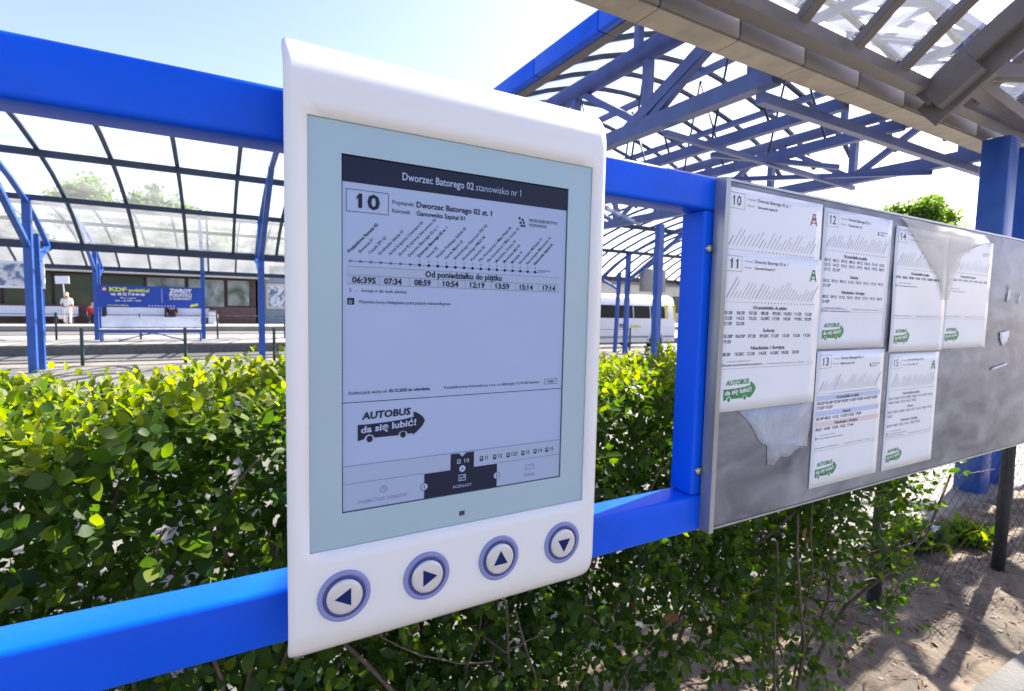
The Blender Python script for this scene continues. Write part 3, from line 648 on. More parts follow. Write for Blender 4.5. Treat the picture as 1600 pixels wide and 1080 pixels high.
sheet(.779, .970, 1.2345, 1.4440, 'timetable sheet headed 13 with a pale blue and a pink band', '13', 'Markowice 01', [(WK, rows('05:22P 06:18P 07:36P 09:22P 11:02P 13:02P 14:32P 15:42P/17:52P 19:22P')), (SA, rows('06:18P 08:22 11:22 13:32P 14:22 19:00')), (NI, rows('08:22 10:48 13:28 14:22 17:44'))], .9, seed=4, colored=True, head=(.74, 0), nroute=34)
sheet(.979, 1.166, 1.4385, 1.6475, 'timetable sheet headed 14 under a yellowed film', '14', 'Studzienna 01', [(WK, rows('07:06 08:06 09:06 10:36 11:36 12:06P 14:06P 16:06'))], .9, seed=5, warp=.0025, head=(.72, 0), nroute=22)
sheet(.989, 1.1665, 1.2325, 1.4350, 'timetable sheet headed 15, at the bottom beside the bare metal', '15', 'Kornice 01', [(WK, rows('05:12 06:42 07:12 09:02 10:02 11:12 12:12 13:12/14:02 15:02 17:12 18:12 19:22')), (SA, rows('06:12 07:12 09:02 11:02 13:12 14:12 15:02 17:12/18:22')), (NI, rows('06:42 10:02 12:22 14:12 15:02 18:22'))], .3, seed=6, mark=M_GREEN, head=(.74, 0), faded=True)
sheet(1.169, 1.361, 1.4400, 1.6475, 'unnumbered faded timetable sheet farthest right on the board', '', '', [(WK, rows('05:14 06:24 07:14 10:24 12:14 14:24 16:14 18:24/20:14'))], .3, seed=7, head=(.74, 0), faded=True, nroute=30)
def scrap(name, lab, cat, pts, y, m, seed, group=None, bumpy=.001):
    rnd = random.Random(seed); cx = sum(p[0] for p in pts)/len(pts); cz = sum(p[1] for p in pts)/len(pts)
    q = MB(); P = []
    for a, b_ in zip(pts, pts[1:]+pts[:1]):
        for k in range(5):
            f = k/5; P.append((a[0]+(b_[0]-a[0])*f+rnd.uniform(-1, 1)*.0012, a[1]+(b_[1]-a[1])*f+rnd.uniform(-1, 1)*.0012))
    n = len(P); V = [(x-cx, -rnd.random()*bumpy, z-cz) for x, z in P]+[((x-cx)*.5, -rnd.random()*bumpy, (z-cz)*.5) for x, z in P]+[(0, -bumpy*.5, 0)]
    q.add(V, [(k, (k+1) % n, n+(k+1) % n, n+k) for k in range(n)]+[(n+k, n+(k+1) % n, 2*n) for k in range(n)], True)
    o = q.build(name, m, None, (cx, y, cz)); md = o.modifiers.new('thickness', 'SOLIDIFY'); md.thickness = .0003
    return tag(o, lab, cat, group)
scrap('paper_remnant', 'large torn remnant of old paper below the sheet headed 11', 'paper scrap', [(.606, 1.369), (.775, 1.374), (.768, 1.302), (.745, 1.300), (.724, 1.292), (.705, 1.293), (.69, 1.284), (.676, 1.285), (.672, 1.312), (.652, 1.325), (.636, 1.345)], BY-.0004, M_SCRAP, 3)
M_FILM = bpy.data.materials.new('film_clear'); M_FILM.use_nodes = True; t_ = M_FILM.node_tree; t_.nodes.remove(t_.nodes['Principled BSDF'])
a_ = t_.nodes.new('ShaderNodeBsdfTransparent'); b0_ = t_.nodes.new('ShaderNodeBsdfDiffuse'); b0_.inputs[0].default_value = (.93, .87, .78, 1); c_m = t_.nodes.new('ShaderNodeMixShader'); c_m.inputs[0].default_value = .42
t_.links.new(a_.outputs[0], c_m.inputs[1]); t_.links.new(b0_.outputs[0], c_m.inputs[2]); t_.links.new(c_m.outputs[0], t_.nodes['Material Output'].inputs[0])
scrap('yellowed_film', 'crumpled yellowed film hanging over the top of the sheet headed 14', 'film', [(.985, 1.662), (1.10, 1.660), (1.30, 1.658), (1.33, 1.648), (1.28, 1.638), (1.215, 1.612), (1.19, 1.575), (1.172, 1.53), (1.155, 1.53), (1.13, 1.57), (1.08, 1.60), (1.03, 1.635)], BY-.0052, M_FILM, 4, bumpy=.0006)
for k, (pts, lab) in enumerate((([(1.445, 1.535), (1.452, 1.568), (1.456, 1.57), (1.462, 1.535)], 'tall white shred of paper, leftmost on the bare metal'),
                              ([(1.505, 1.532), (1.511, 1.557), (1.515, 1.532)], 'thin white shred beside the taller shred on bare metal'),
                              ([(1.425, 1.470), (1.475, 1.472), (1.468, 1.452), (1.448, 1.440), (1.432, 1.452)], 'curled lump of old tape on the bare metal'),
                              ([(1.40, 1.395), (1.475, 1.405), (1.475, 1.400), (1.40, 1.389)], 'white strip of tape lowest on the bare metal'))):
    scrap('paper_shred', lab, 'paper scrap', pts, BY-.0012, M_PAPER, 10+k, 'shreds left on the bare metal', .0025)
# ------------------------------------------------------------------ leaves
LT = np.array([(0, 0, 0), (.25, .25, .05), (.25, 0, -.02), (.25, -.25, .05), (.65, .27, .06), (.65, 0, -.01), (.65, -.27, .06), (1, 0, -.06)])
LF = [(0, 2, 1), (0, 3, 2), (1, 2, 5, 4), (2, 3, 6, 5), (4, 5, 7), (5, 6, 7)]
def leaf_frames(base, ax, nrm, ln):
    ax = ax/np.linalg.norm(ax, axis=1, keepdims=True); sd_ = np.cross(nrm, ax); sd_ /= np.linalg.norm(sd_, axis=1, keepdims=True)+1e-9
    n2 = np.cross(ax, sd_); return ax, sd_, n2
def leaf_mesh(name, base, ax, nrm, ln, wd, tone, m, tmpl=LT, faces=LF):
    ax, sd_, n2 = leaf_frames(base, ax, nrm, ln); N = len(base); k = len(tmpl)
    V = (base[:, None]+tmpl[None, :, 0, None]*(ax*ln[:, None])[:, None]+tmpl[None, :, 1, None]*(sd_*wd[:, None])[:, None]+tmpl[None, :, 2, None]*(n2*ln[:, None])[:, None]).reshape(-1, 3)
    lv = np.array([i for f in faces for i in f]); lt = np.array([len(f) for f in faces])
    me = bpy.data.meshes.new(name); me.vertices.add(N*k); me.vertices.foreach_set('co', V.ravel())
    idx = (lv[None]+np.arange(N)[:, None]*k).ravel(); me.loops.add(len(idx)); me.loops.foreach_set('vertex_index', idx)
    tot = np.tile(lt, N); me.polygons.add(len(tot)); st = np.concatenate([[0], np.cumsum(tot)[:-1]])
    me.polygons.foreach_set('loop_start', st); me.polygons.foreach_set('loop_total', tot); me.polygons.foreach_set('use_smooth', np.ones(len(tot), bool))
    a = me.attributes.new('tone', 'FLOAT', 'POINT'); a.data.foreach_set('value', np.repeat(tone, k)); me.materials.append(m); me.update(); me.validate(); return me
def unit(v): return v/(np.linalg.norm(v, axis=-1, keepdims=True)+1e-9)
def sprigs(o, d, L, npair, lsize, rng, tone0):
    """opposite leaf pairs along a short shoot; returns arrays"""
    B, A, N, S, T = [], [], [], [], []
    d = unit(d)
    ref = unit(np.cross(d, rng.normal(size=d.shape))); r2_ = np.cross(d, ref)
    for k in range(npair):
        f = (k+.6)/npair; a0 = k*math.pi/2
        for sg in (1, -1):
            sd_ = (ref*math.cos(a0)+r2_*math.sin(a0))*sg
            ax = unit(sd_*(1.0-.5*f)+d*(.45+.6*f)+rng.normal(size=d.shape)*.22+np.array([0, 0, -.10]))
            B.append(o+d*(L*f)[:, None]); A.append(ax); N.append(unit(d*1.0-sd_*.35+np.array([0, 0, .35])+rng.normal(size=d.shape)*.25))
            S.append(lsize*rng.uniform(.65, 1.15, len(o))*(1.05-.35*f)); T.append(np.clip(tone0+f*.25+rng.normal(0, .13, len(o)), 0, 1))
    return [np.concatenate(q_) for q_ in (B, A, N, S, T)]

# ------------------------------------------------------------------ hedge
HX0, HX1, HY0, HY1, HZ = -1.3, 2.75, .45, .98, 1.355
hedge = thing('hedge', 'clipped green privet hedge behind the railing, its top lit by the sun', 'hedge', (0.7, .7, 0))
HO = np.array([.7, .7, 0])
rng = np.random.default_rng(11)
def htop(x): return HZ+.012*np.sin(x*5)+.010*np.sin(x*13+1)
parts_ = []
# top crust: young yellow tone, raised to put the sunlit look into the colour
n = 3400; x = rng.uniform(HX0, 2.35, n); y = rng.uniform(HY0-.01, HY1+.03, n); z = htop(x)-.075+rng.uniform(-.035, .02, n)
d = np.stack([rng.normal(0, .35, n), rng.normal(0, .35, n)-.15*(y < HY0+.08), np.ones(n)], 1)
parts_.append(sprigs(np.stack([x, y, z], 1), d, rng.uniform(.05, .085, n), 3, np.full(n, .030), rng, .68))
# front face, thinner lower down and with bare pockets
n = 4600; x = rng.uniform(HX0, HX1, n); z = rng.uniform(.16, HZ-.05, n)
pocket = np.sin(x*6.1+z*4.3)+np.sin(x*2.7-z*7.9+1.3)+.8*np.sin(x*11.3+z*13.1)
keep = (rng.random(n) < np.where(z > HZ-.22, 1, np.clip(.72-.26*pocket, .18, 1))*np.clip((2.05+.62*z-x)/.4, 0, 1)*np.where(x > .8, np.clip((z-.22)/.45, .06, 1), np.clip((z-.1)/.35, .25, 1))); x, z = x[keep], z[keep]; n = len(x)
y = HY0+rng.exponential(.05, n)+.03*np.sin(x*7+z*5)
d = np.stack([rng.normal(0, .5, n), -rng.uniform(.3, 1.2, n), rng.normal(.35, .5, n)], 1)
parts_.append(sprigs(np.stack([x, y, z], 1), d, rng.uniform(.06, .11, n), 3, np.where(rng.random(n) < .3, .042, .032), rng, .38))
# inside and back
n = 13500; x = rng.uniform(HX0, HX1, n); z = rng.uniform(.2, HZ-.08, n); y = rng.uniform(HY0+.12, HY1, n)
keep = rng.random(n) < np.clip((2.05+.62*z-x)/.4, 0, 1)*np.where(x > .8, np.clip((z-.25)/.5, .05, 1), np.clip((z-.1)/.5, .3, 1)); x, y, z = x[keep], y[keep], z[keep]; n = len(x)
d = rng.normal(0, 1, (n, 3))+np.array([0, .5, .4])
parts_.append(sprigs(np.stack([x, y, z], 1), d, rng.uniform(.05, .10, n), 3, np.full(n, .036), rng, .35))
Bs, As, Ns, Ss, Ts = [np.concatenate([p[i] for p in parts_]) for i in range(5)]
# the 300 leaves nearest the viewer are parts of their own
camp = np.array([0, -.46, 1.5]); dist = np.linalg.norm(Bs-camp, axis=1)
inview = ((Bs[:, 0] > -.5) & (Bs[:, 0] < .02)) | ((Bs[:, 0] > .42) & (Bs[:, 0] < 1.0) & (Bs[:, 2] < 1.38))
near = np.argsort(np.where(inview, dist, 99))[:300]; rest = np.setdiff1d(np.arange(len(Bs)), near)
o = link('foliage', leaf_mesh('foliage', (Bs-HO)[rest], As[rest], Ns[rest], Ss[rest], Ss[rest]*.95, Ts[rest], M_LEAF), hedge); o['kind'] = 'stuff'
LT2 = np.array([(0, .012, 0), (0, -.012, 0)]+[(u, s_*w_, .10*w_+.02*math.sin(u*3)-.05*u*u) for u, w_ in ((.12, .13), (.28, .27), (.45, .34), (.62, .33), (.8, .22), (.93, .10)) for s_ in (1, 0, -1)]+[(1, 0, -.06)])
LF2 = [(0, 3, 2), (1, 4, 3), (0, 1, 3)]+[(2+3*i+j, 3+3*i+j, 6+3*i+j, 5+3*i+j) for i in range(5) for j in range(2)]+[(17, 18, 20), (18, 19, 20)]
one_ = lambda t: leaf_mesh('leaf', np.zeros((1, 3)), np.array([[1., 0, 0]]), np.array([[0, 0, 1.]]), np.ones(1), np.ones(1), np.array([t]), M_LEAF, LT2, LF2)
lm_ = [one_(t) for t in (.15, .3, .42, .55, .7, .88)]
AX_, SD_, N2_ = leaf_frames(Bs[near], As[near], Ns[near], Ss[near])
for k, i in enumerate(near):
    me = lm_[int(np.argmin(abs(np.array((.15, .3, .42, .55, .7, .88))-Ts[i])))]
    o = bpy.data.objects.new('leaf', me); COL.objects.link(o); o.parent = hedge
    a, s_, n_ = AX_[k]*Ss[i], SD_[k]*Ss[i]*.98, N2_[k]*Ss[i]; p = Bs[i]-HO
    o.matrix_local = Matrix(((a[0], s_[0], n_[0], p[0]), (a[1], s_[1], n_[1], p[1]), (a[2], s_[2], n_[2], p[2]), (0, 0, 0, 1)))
rr = random.Random(5)
def wiggle(p, dr, L, n_, r_, amp):
    pts = [Vector(p)]; d_ = Vector(dr).normalized()
    for _ in range(n_):
        d_ = (d_+Vector((rr.uniform(-1, 1), rr.uniform(-1, 1), rr.uniform(-1, 1)))*amp).normalized(); pts.append(pts[-1]+d_*(L/n_))
    return pts
for k in range(210):
    x = rr.uniform(HX0 if k < 150 else -.5, 2.1 if k < 60 else 2.25); y = rr.uniform(.5, .85)
    if k < 60: p = (x, y, 0); dr = (rr.uniform(-.3, .2), rr.uniform(-.2, .1), 1); L = rr.uniform(.9, 1.25); r_ = rr.uniform(.005, .009)
    else: p = (x, rr.uniform(.44, .6 if k > 120 else .75), rr.uniform(.3, 1.1)); dr = (rr.uniform(-1, 1), rr.uniform(-.7, .3), rr.uniform(-.2, 1)); L = rr.uniform(.18, .42); r_ = rr.uniform(.0018, .0038)
    pts = wiggle(p, dr, L, 8, r_, .22); pts = [Vector((q_.x-HO[0], max(.41, q_.y)-HO[1], min(q_.z, 1.34))) for q_ in pts]
    q = MB(); q.tube(pts, r_, 5, [1-.07*i for i in range(9)]); q.build('branch', M_WOOD, hedge)
dead = leaf_mesh('dead_leaf', np.zeros((1, 3)), np.array([[1., 0, 0]]), np.array([[0, 0, 1.]]), np.ones(1), np.ones(1), np.ones(1), M_DEAD, LT2*np.array([1, 1.3, 2.5]), LF2)
for k in range(26):
    o = link('dead_leaf', dead, hedge); s_ = rr.uniform(.035, .06); o.scale = (s_, s_, s_)
    o.location = (rr.uniform(-.6, 1.6)-.7, rr.uniform(.43, .6)-.7, rr.uniform(.35, 1.25)); o.rotation_euler = (rr.uniform(0, 6), rr.uniform(0, 6), rr.uniform(0, 6))
# fallen leaves, weeds, litter on the soil
nl = 1500; x = rng.uniform(1.2, 6, nl); y = .36+.9*rng.beta(1.6, 1.2, nl); z = dirt_h(x, y)+.004
o = link('leaf_litter', leaf_mesh('leaf_litter', np.stack([x, y, z], 1), rng.normal(0, 1, (nl, 3))*np.array([1, 1, .25]), np.array([[0, 0, 1.]])+rng.normal(0, .3, (nl, 3)), rng.uniform(.012, .04, nl), rng.uniform(.01, .03, nl), rng.random(nl), M_DEAD)); tag(o, 'brown leaf litter strewn over the bare soil under the fence', 'leaf litter', kind='stuff')
ns = 260; V = MB()
for k in range(ns):
    x = rng.uniform(1.6, 5.5); y = rng.uniform(.37, 1.2); z = float(dirt_h(x, y))+.004; L = rng.uniform(.03, .16); a = rng.uniform(0, 6.3)
    V.tube([(x, y, z), (x+L*.5*math.cos(a), y+L*.5*math.sin(a), z+.006), (x+L*math.cos(a+.2), y+L*math.sin(a+.2), z+.003)], .0018, 4)
o = V.build('twig_litter', mat('dry_twig', (.22, .17, .12), .9, var=.3, scale=30)); tag(o, 'dry twigs scattered on the bare soil', 'twigs', kind='stuff')
V = MB()
for k in range(420):
    x = rng.uniform(1.6, 6); y = rng.uniform(.37, 1.22); z = float(dirt_h(x, y)); s_ = rng.uniform(.004, .015)
    P = [(x+s_*math.cos(t)*rng.uniform(.7, 1.2), y+s_*math.sin(t)*rng.uniform(.7, 1.2), z) for t in np.linspace(0, 5.2, 6)]+[(x, y, z+s_*.7)]
    V.add(P, [(i, (i+1) % 6, 6) for i in range(6)], True)
o = V.build('pebbles', mat('pebble', (.30, .26, .21), .9, var=.4, scale=50)); tag(o, 'small pebbles and clods lying on the bare soil', 'pebbles', kind='stuff')
def weed(x, y, n_, s_, lab):
    O = np.array([x, y, float(dirt_h(x, y))-.01]); a = rng.uniform(0, 6.28, n_); el = rng.uniform(.3, 1.3, n_)
    ax = np.stack([np.cos(a)*np.cos(el), np.sin(a)*np.cos(el), np.sin(el)], 1); base = np.stack([rng.normal(0, s_*.45, n_), rng.normal(0, s_*.3, n_), np.zeros(n_)], 1)
    base[:, 2] = rng.uniform(0, s_*.5, n_)
    t = thing('weed', lab, 'weed', tuple(O), 'weeds under the wire fence'); L = rng.uniform(.4, 1, n_)*s_
    link('leaves', leaf_mesh('leaves', base, ax, np.array([[0, 0, 1.]])+rng.normal(0, .3, (n_, 3)), L, L*.55, rng.uniform(.35, 1, n_), M_LEAF), t)
    q = MB()
    for k in range(8): q.tube([(base[k][0]*.3, base[k][1]*.3, -.01), tuple(base[k])], .002, 4)
    q.build('stems', M_WOOD, t)
weed(3.85, 1.08, 260, .17, 'broad low weed clump between the two fence posts'); weed(4.32, .98, 240, .15, 'sunlit bright weed clump beside the right fence post'); weed(3.35, 1.0, 110, .11, 'small weed at the foot of the left fence post')
scrap('litter_paper', 'crumpled white scrap of paper lying among the weeds', 'litter', [(3.80, .16), (3.87, .17), (3.88, .21), (3.82, .22)], 1.0, M_PAPER, 31, None, .03)

# ------------------------------------------------------------------ chain-link fence
FZ = 1.15
fn = thing('wire_fence', 'rusty chain-link fence on dark posts behind the notice board', 'fence', (2.83, .83, 0)); fn.rotation_euler = (0, 0, -.12)
for x in (2.83, 3.92, 5.1):
    q = MB(); q.tube([(x-2.83, 0, -.1), (x-2.83+.01, 0, .5), (x-2.83, 0, 1.28)], .034, 10); q.build('post', M_FPOST, fn)
q = MB(); ch = .055
x0, x1 = -.9, 2.3
k = 0; xx = x0-FZ
while xx < x1:
    for sg in (1, -1):
        a = xx if sg > 0 else xx+FZ; za, zb = (.06, FZ+.06); xa, xb = a, a+sg*FZ
        if max(xa, xb) > x0 and min(xa, xb) < x1:
            def cl(xq, zq): return xq, zq
            if xa < x0: za += (x0-xa); xa = x0
            if xb < x0: zb -= (x0-xb); xb = x0
            if xa > x1: za += (xa-x1); xa = x1
            if xb > x1: zb -= (xb-x1); xb = x1
            if zb > za: q.tube([(xa, .002*sg, za), (xb, .002*sg, zb)], .0014, 4)
    xx += ch*1.414/1.0
for z in (.08, .65, 1.2): q.tube([(x0, .006, z), (x1, .006, z)], .0018, 4)
o = q.build('wire_mesh', M_WIRE, fn); o['kind'] = 'stuff'
# ------------------------------------------------------------------ station building and what stands before it
BO = (-8, 38.4, 0)
bl = thing('station_building', 'low dark station building with a row of large windows behind the far canopy', 'building', BO)
def lb(x0, x1, y0, y1, z0, z1): q = MB(); return q.box(x0-BO[0], x1-BO[0], y0-BO[1], y1-BO[1], z0, z1)
lb(-32, 2.45, 38.4, 50, 0, 1.08).build('plinth', M_PLINTH, bl); lb(-32, 2.45, 38.55, 50, 1.081, 2.9).build('wall', M_WALLD, bl); lb(-32.2, 3.2, 37.6, 50.2, 2.95, 4.1).build('fascia', M_CREAM, bl); lb(-32, 2.45, 38.6, 50, 2.901, 2.949).build('soffit', M_WALLD, bl)
xx = -31.5
while xx < 2.2:
    wd = 1.36 if xx > -1 else 2.05
    if xx+wd > 2.35: break
    w_ = lb(xx, xx+wd, 38.46, 38.545, 1.12 if xx > -1 else .35, 2.86).build('window', M_FRAME, bl)
    q = MB(); q.box(xx+.06-BO[0], xx+wd-.06-BO[0], 38.44-BO[1], 38.458-BO[1], (1.12 if xx > -1 else .35)+.06, 2.8); q.build('pane', M_WLIT if xx > -3.6 else M_WGL, w_)
    xx += wd+.1
b2 = thing('station_building', 'pale building wing with posters right of the station windows', 'building', (6, 38.8, 0))
q = MB(); q.box(-3.4, 6, 0, 9, 0, 3.9); q.build('wall', mat('blue_grey_wall', (.20, .25, .30), .7, var=.15, scale=1.5), b2); q = MB(); q.box(-3.45, 6.2, -.35, 9.1, 3.901, 4.3); q.build('roof_edge', M_CREAM, b2)
q = MB(); q.box(-2.9, -1.2, -.06, -.002, 1.0, 2.7); p = q.build('poster_case', M_CREAM, b2); q = MB(); q.box(-2.75, -1.35, -.07, -.061, 1.15, 2.55); q.build('poster', M_POSTER, p)
b3 = thing('depot_building', 'long pale building far behind the parked bus', 'building', (40, 46, 0))
q = MB(); q.box(-24, 40, 0, 10, 0, 4.4); q.build('wall', M_CREAM, b3); q = MB(); q.box(-24.3, 40.3, -.4, 10.3, 4.401, 4.8); q.build('roof_edge', M_BAR, b3)
for k in range(14):
    w_ = MB().box(-22+k*4.4, -19.4+k*4.4, -.05, -.002, 1.2, 3.2).build('window', M_FRAME, b3); MB().box(-21.9+k*4.4, -19.5+k*4.4, -.07, -.051, 1.3, 3.1).build('pane', M_WGL, w_)
# poster board far left
pb = thing('poster_board', 'poster of a car in a pale frame at the left edge', 'poster', (-5.1, 22.3, 0))
q = MB(); q.box(-1.3, .28, -.03, .03, 1.75, 2.62); q.build('frame', M_BWHITE, pb); q = MB(); q.box(-1.22, .2, -.04, -.031, 1.83, 2.54); q.build('print', M_POSTER, pb)
for x in (-1.0, .2): q = MB(); q.bar((x, .06, -.02), (x, .06, 2.7), .05, .05, up=(0, 1, 0)); q.build('leg', M_DEEP, pb)
# banner
bn = thing('banner', 'blue banner with yellow and white lettering hung between two canopy posts', 'banner', (-1.93, 22.55, 1.18))
W_ = 3.19; q = MB(); n = 12
q.add([(-W_/2+W_*i/n, .012*math.sin(i*1.7)+(.01 if j else 0), .77*j/4) for j in range(5) for i in range(n+1)], [(j*(n+1)+i, j*(n+1)+i+1, (j+1)*(n+1)+i+1, (j+1)*(n+1)+i) for j in range(4) for i in range(n)], True); q.build('cloth', M_BANNER, bn)
I = Ink(); I.text('KDF', 360, 565, 128, 500, .05); I.text('-podatki.pl', 880, 565, 105, 640, .04); I.text('www.kdf-podatki.pl', 290, 55, 45, 600, .02); I.poly([(2760, 40), (3020, 100), (3030, 190), (2770, 130)]); I.build('yellow_lettering', M_BYEL, bn, -W_/2, -.03, 0, .001)
I = Ink(); I.text('tel. 48 32 718 04 08', 400, 420, 95, 980, .04); I.text('Biuro czynne:', 680, 310, 50, 450, .02); I.text('pon. - pt. 9:00 - 16:00', 530, 215, 55, 740, .03)
I.text('ZWROT', 2120, 560, 140, 700, .06); I.text('PODATKU', 2120, 420, 110, 700, .05); I.text('Z ZAGRANICY', 2120, 310, 80, 700, .04); I.rect(1890, 170, 1900, 690)
for k in range(9): I.disc(1500+k*95, 70, 22, 10)
I.build('white_lettering', M_BWHITE, bn, -W_/2, -.03, 0, .001)
I = Ink(); I.rect(150, 560, 300, 710); I.build('emblem', M_RED, bn, -W_/2, -.028, 0, .001)
I = Ink(); I.poly([(225, 695), (245, 650), (290, 640), (255, 612), (270, 570), (228, 595), (185, 572), (200, 615), (160, 640), (208, 650)]); I.build('emblem_star', M_BWHITE, bn, -W_/2, -.033, 0, .001)
# white barrier bench under the banner
be = thing('platform_bench', 'long white bench with blue frame under the blue banner', 'bench', (-1.93, 22.6, -.02))
MB().box(-1.5, 1.5, .05, .09, .50, .86).build('backrest', M_BENCH, be); MB().box(-1.5, 1.5, -.38, .03, .42, .46).build('seat', M_BENCH, be); MB().box(-1.55, 1.55, -.36, -.32, .30, .415).build('frame', M_DEEP, be)
for x in (-1.5, 1.46): MB().box(x, x+.05, -.34, .08, 0, .299).build('leg', M_DEEP, be)
for sg in (-1, 1): q = MB(); q.bar((0, -.2, .30), (sg*1.0, -.2, .02), .04, .04, up=(0, 1, 0)); q.build('brace', M_DEEP, be)
for k, (x, L, lab) in enumerate(((-8.5, 3.6, 'white bench behind the standing person in white'), (-4.0, 2.8, 'white bench in front of the windows, seen under the banner, left of two'), (-1.2, 1.9, 'white bench in front of the windows, seen under the banner, right of two'))):
    b = thing('waiting_bench', lab, 'bench', (x, 37.6, .02), 'white benches along the station wall')
    MB().box(-L/2, L/2, .16, .2, .42, .95).build('backrest', M_BENCH, b); MB().box(-L/2, L/2, -.3, .14, .40, .45).build('seat', M_BENCH, b)
    for xx in (-L/2+.2, 0, L/2-.2): MB().box(xx-.04, xx+.04, -.25, .1, 0, .399).build('leg', M_GREY, b)
lb_ = thing('litter_bin', 'small pale litter bin at the right end of the station benches', 'litter bin', (-.1, 37.4, .02))
q = MB(); q.sweep([(0, 0, 0), (0, 0, .75)], rrect(.42, .42, .08, 3), up=(0, 1, 0)); q.build('body', M_BENCH, lb_); q = MB(); q.sweep([(0, 0, .76), (0, 0, .84)], rrect(.46, .46, .08, 3), up=(0, 1, 0)); q.build('lid', M_GREY, lb_)
sg = thing('round_sign', 'small pale sign on a thin slanted stand behind the person in white', 'sign', (-7.1, 37.0, .02))
q = MB(); q.bar((.05, 0, 0), (-.08, 0, 2.2), .05, .05, up=(0, 1, 0)); q.build('stand', M_BENCH, sg); q = MB(); q.sweep([(-.1, 0, 2.2), (-.12, 0, 2.62)], rrect(.62, .05, .02, 2), up=(0, 1, 0)); q.build('plate', M_BWHITE, sg)
# people
def skin_body(name, verts, edges, rad, m, parent, root=0):
    me = bpy.data.meshes.new(name); me.from_pydata(verts, edges, []); me.materials.append(m); o = link(name, me, parent)
    md = o.modifiers.new('skin', 'SKIN'); md.use_smooth_shade = True
    for i, r_ in enumerate(rad): me.skin_vertices[0].data[i].radius = (r_, r_)
    me.skin_vertices[0].data[root].use_root = True
    sb_ = o.modifiers.new('sub', 'SUBSURF'); sb_.levels = 1; sb_.render_levels = 2; return o
def person(loc, rz, lab, sit, top, legs, hairm):
    t = thing('person', lab, 'person', loc); t.rotation_euler = (0, 0, rz)
    if sit: hip, knee, ank = .48, (.42, .46), (.45, .08)
    z0 = .48 if sit else .92
    v = [(0, 0, z0), (0, 0, z0+.25), (0, .01, z0+.46), (0, 0, z0+.56), (0, -.02, z0+.66), (0, -.02, z0+.76)]
    e = [(0, 1), (1, 2), (2, 3), (3, 4), (4, 5)]; r_ = [.15, .14, .13, .055, .085, .06]
    for s_ in (-1, 1):
        b = len(v); v += [(s_*.19, .01, z0+.44), (s_*.25, .03, z0+.17), (s_*.22, -.12, z0-.02), (s_*.2, -.17, z0-.10)]; e += [(2, b), (b, b+1), (b+1, b+2), (b+2, b+3)]; r_ += [.065, .048, .038, .04]
        b = len(v)
        if sit: v += [(s_*.1, 0, z0-.02), (s_*.13, -.42, z0), (s_*.13, -.44, .08), (s_*.13, -.58, .05)]
        else: v += [(s_*.1, 0, z0-.08), (s_*.12, -.01, .48), (s_*.12, .02, .08), (s_*.13, -.14, .05)]
        e += [(0, b), (b, b+1), (b+1, b+2), (b+2, b+3)]; r_ += [.095, .065, .045, .04]
    skin_body('body', v, e, r_, M_SKIN, t)
    cl = lambda ids, k: ([v[i] for i in ids], [r_[i]*k for i in ids])
    vv, rr_ = cl([0, 1, 2, 6, 7, 14, 15], 1.16); skin_body('shirt', vv, [(0, 1), (1, 2), (2, 3), (3, 4), (2, 5), (5, 6)], rr_, top, t)
    vv, rr_ = cl([0, 10, 11, 12, 18, 19, 20], 1.14); skin_body('trousers', vv, [(0, 1), (1, 2), (2, 3), (0, 4), (4, 5), (5, 6)], rr_, legs, t)
    skin_body('hair', [(0, .02, z0+.70), (0, .0, z0+.80), (0, .05, z0+.64)], [(2, 0), (0, 1)], [.095, .065, .07], hairm, t)
    return t
person((-6.95, 36.5, .02), math.pi*.95, 'standing person in white shirt and white trousers holding a bag before the station', False, M_CLW, M_CLW, M_HAIR)
person((-6.0, 37.5, .02), .1, 'seated person in a red top on the station bench', True, M_CLR, mat('dark_trousers', (.04, .04, .06), .8), M_DHAIR)
person((-2.2, 37.5, .02), -.1, 'seated person in dark clothes on the bench seen under the banner', True, mat('black_cloth', (.02, .02, .025), .8), mat('dark_trousers', (.04, .04, .06), .8), M_DHAIR)
bag = thing('carrier_bag', 'pale carrier bag held by the standing person in white', 'bag', (-7.22, 36.66, .30))
q = MB(); q.sweep([(0, 0, 0), (0, 0, .22), (0, 0, .42)], rrect(.34, .14, .05, 2), up=(0, 1, 0), smooth=True, scales=[.9, 1, .55]); q.build('body', M_BWHITE, bag)
q = MB(); q.tube([(-.06, 0, .42), (-.03, 0, .54), (.03, 0, .54), (.06, 0, .42)], .012, 5); q.build('handle', M_BWHITE, bag)
# low wire fences along the platforms
for y0, xs_, h_, lab in ((14.2, [-6.4, -4.45, -2.53, -.6, 1.33, 3.3, 5.3, 7.3, 9.3, 11.3, 13.3], .83, 'low fence of dark green posts and wires along the nearer platform'), (23.6, [-9.8, -7.3, -4.85, -2.4, .12, 2.6, 5.1], .95, 'low wire fence with thin posts along the far platform')):
    f_ = thing('low_fence', lab, 'fence', (xs_[0], y0, 0), 'low platform fences'); me = None
    for x in xs_:
        if me is None: q = MB(); q.tube([(0, 0, -.2), (0, 0, h_)], .035, 8); o = q.build('post', mat('green_post', (.015, .04, .03), .5), f_); me = o.data
        else: o = link('post', me, f_)
        o.location = (x-xs_[0], 0, 0)
    for z in (.15, .45, h_-.06): q = MB(); q.tube([(0, 0, z), (xs_[-1]-xs_[0], 0, z)], .010, 5); q.build('wire', M_WIRE, f_)
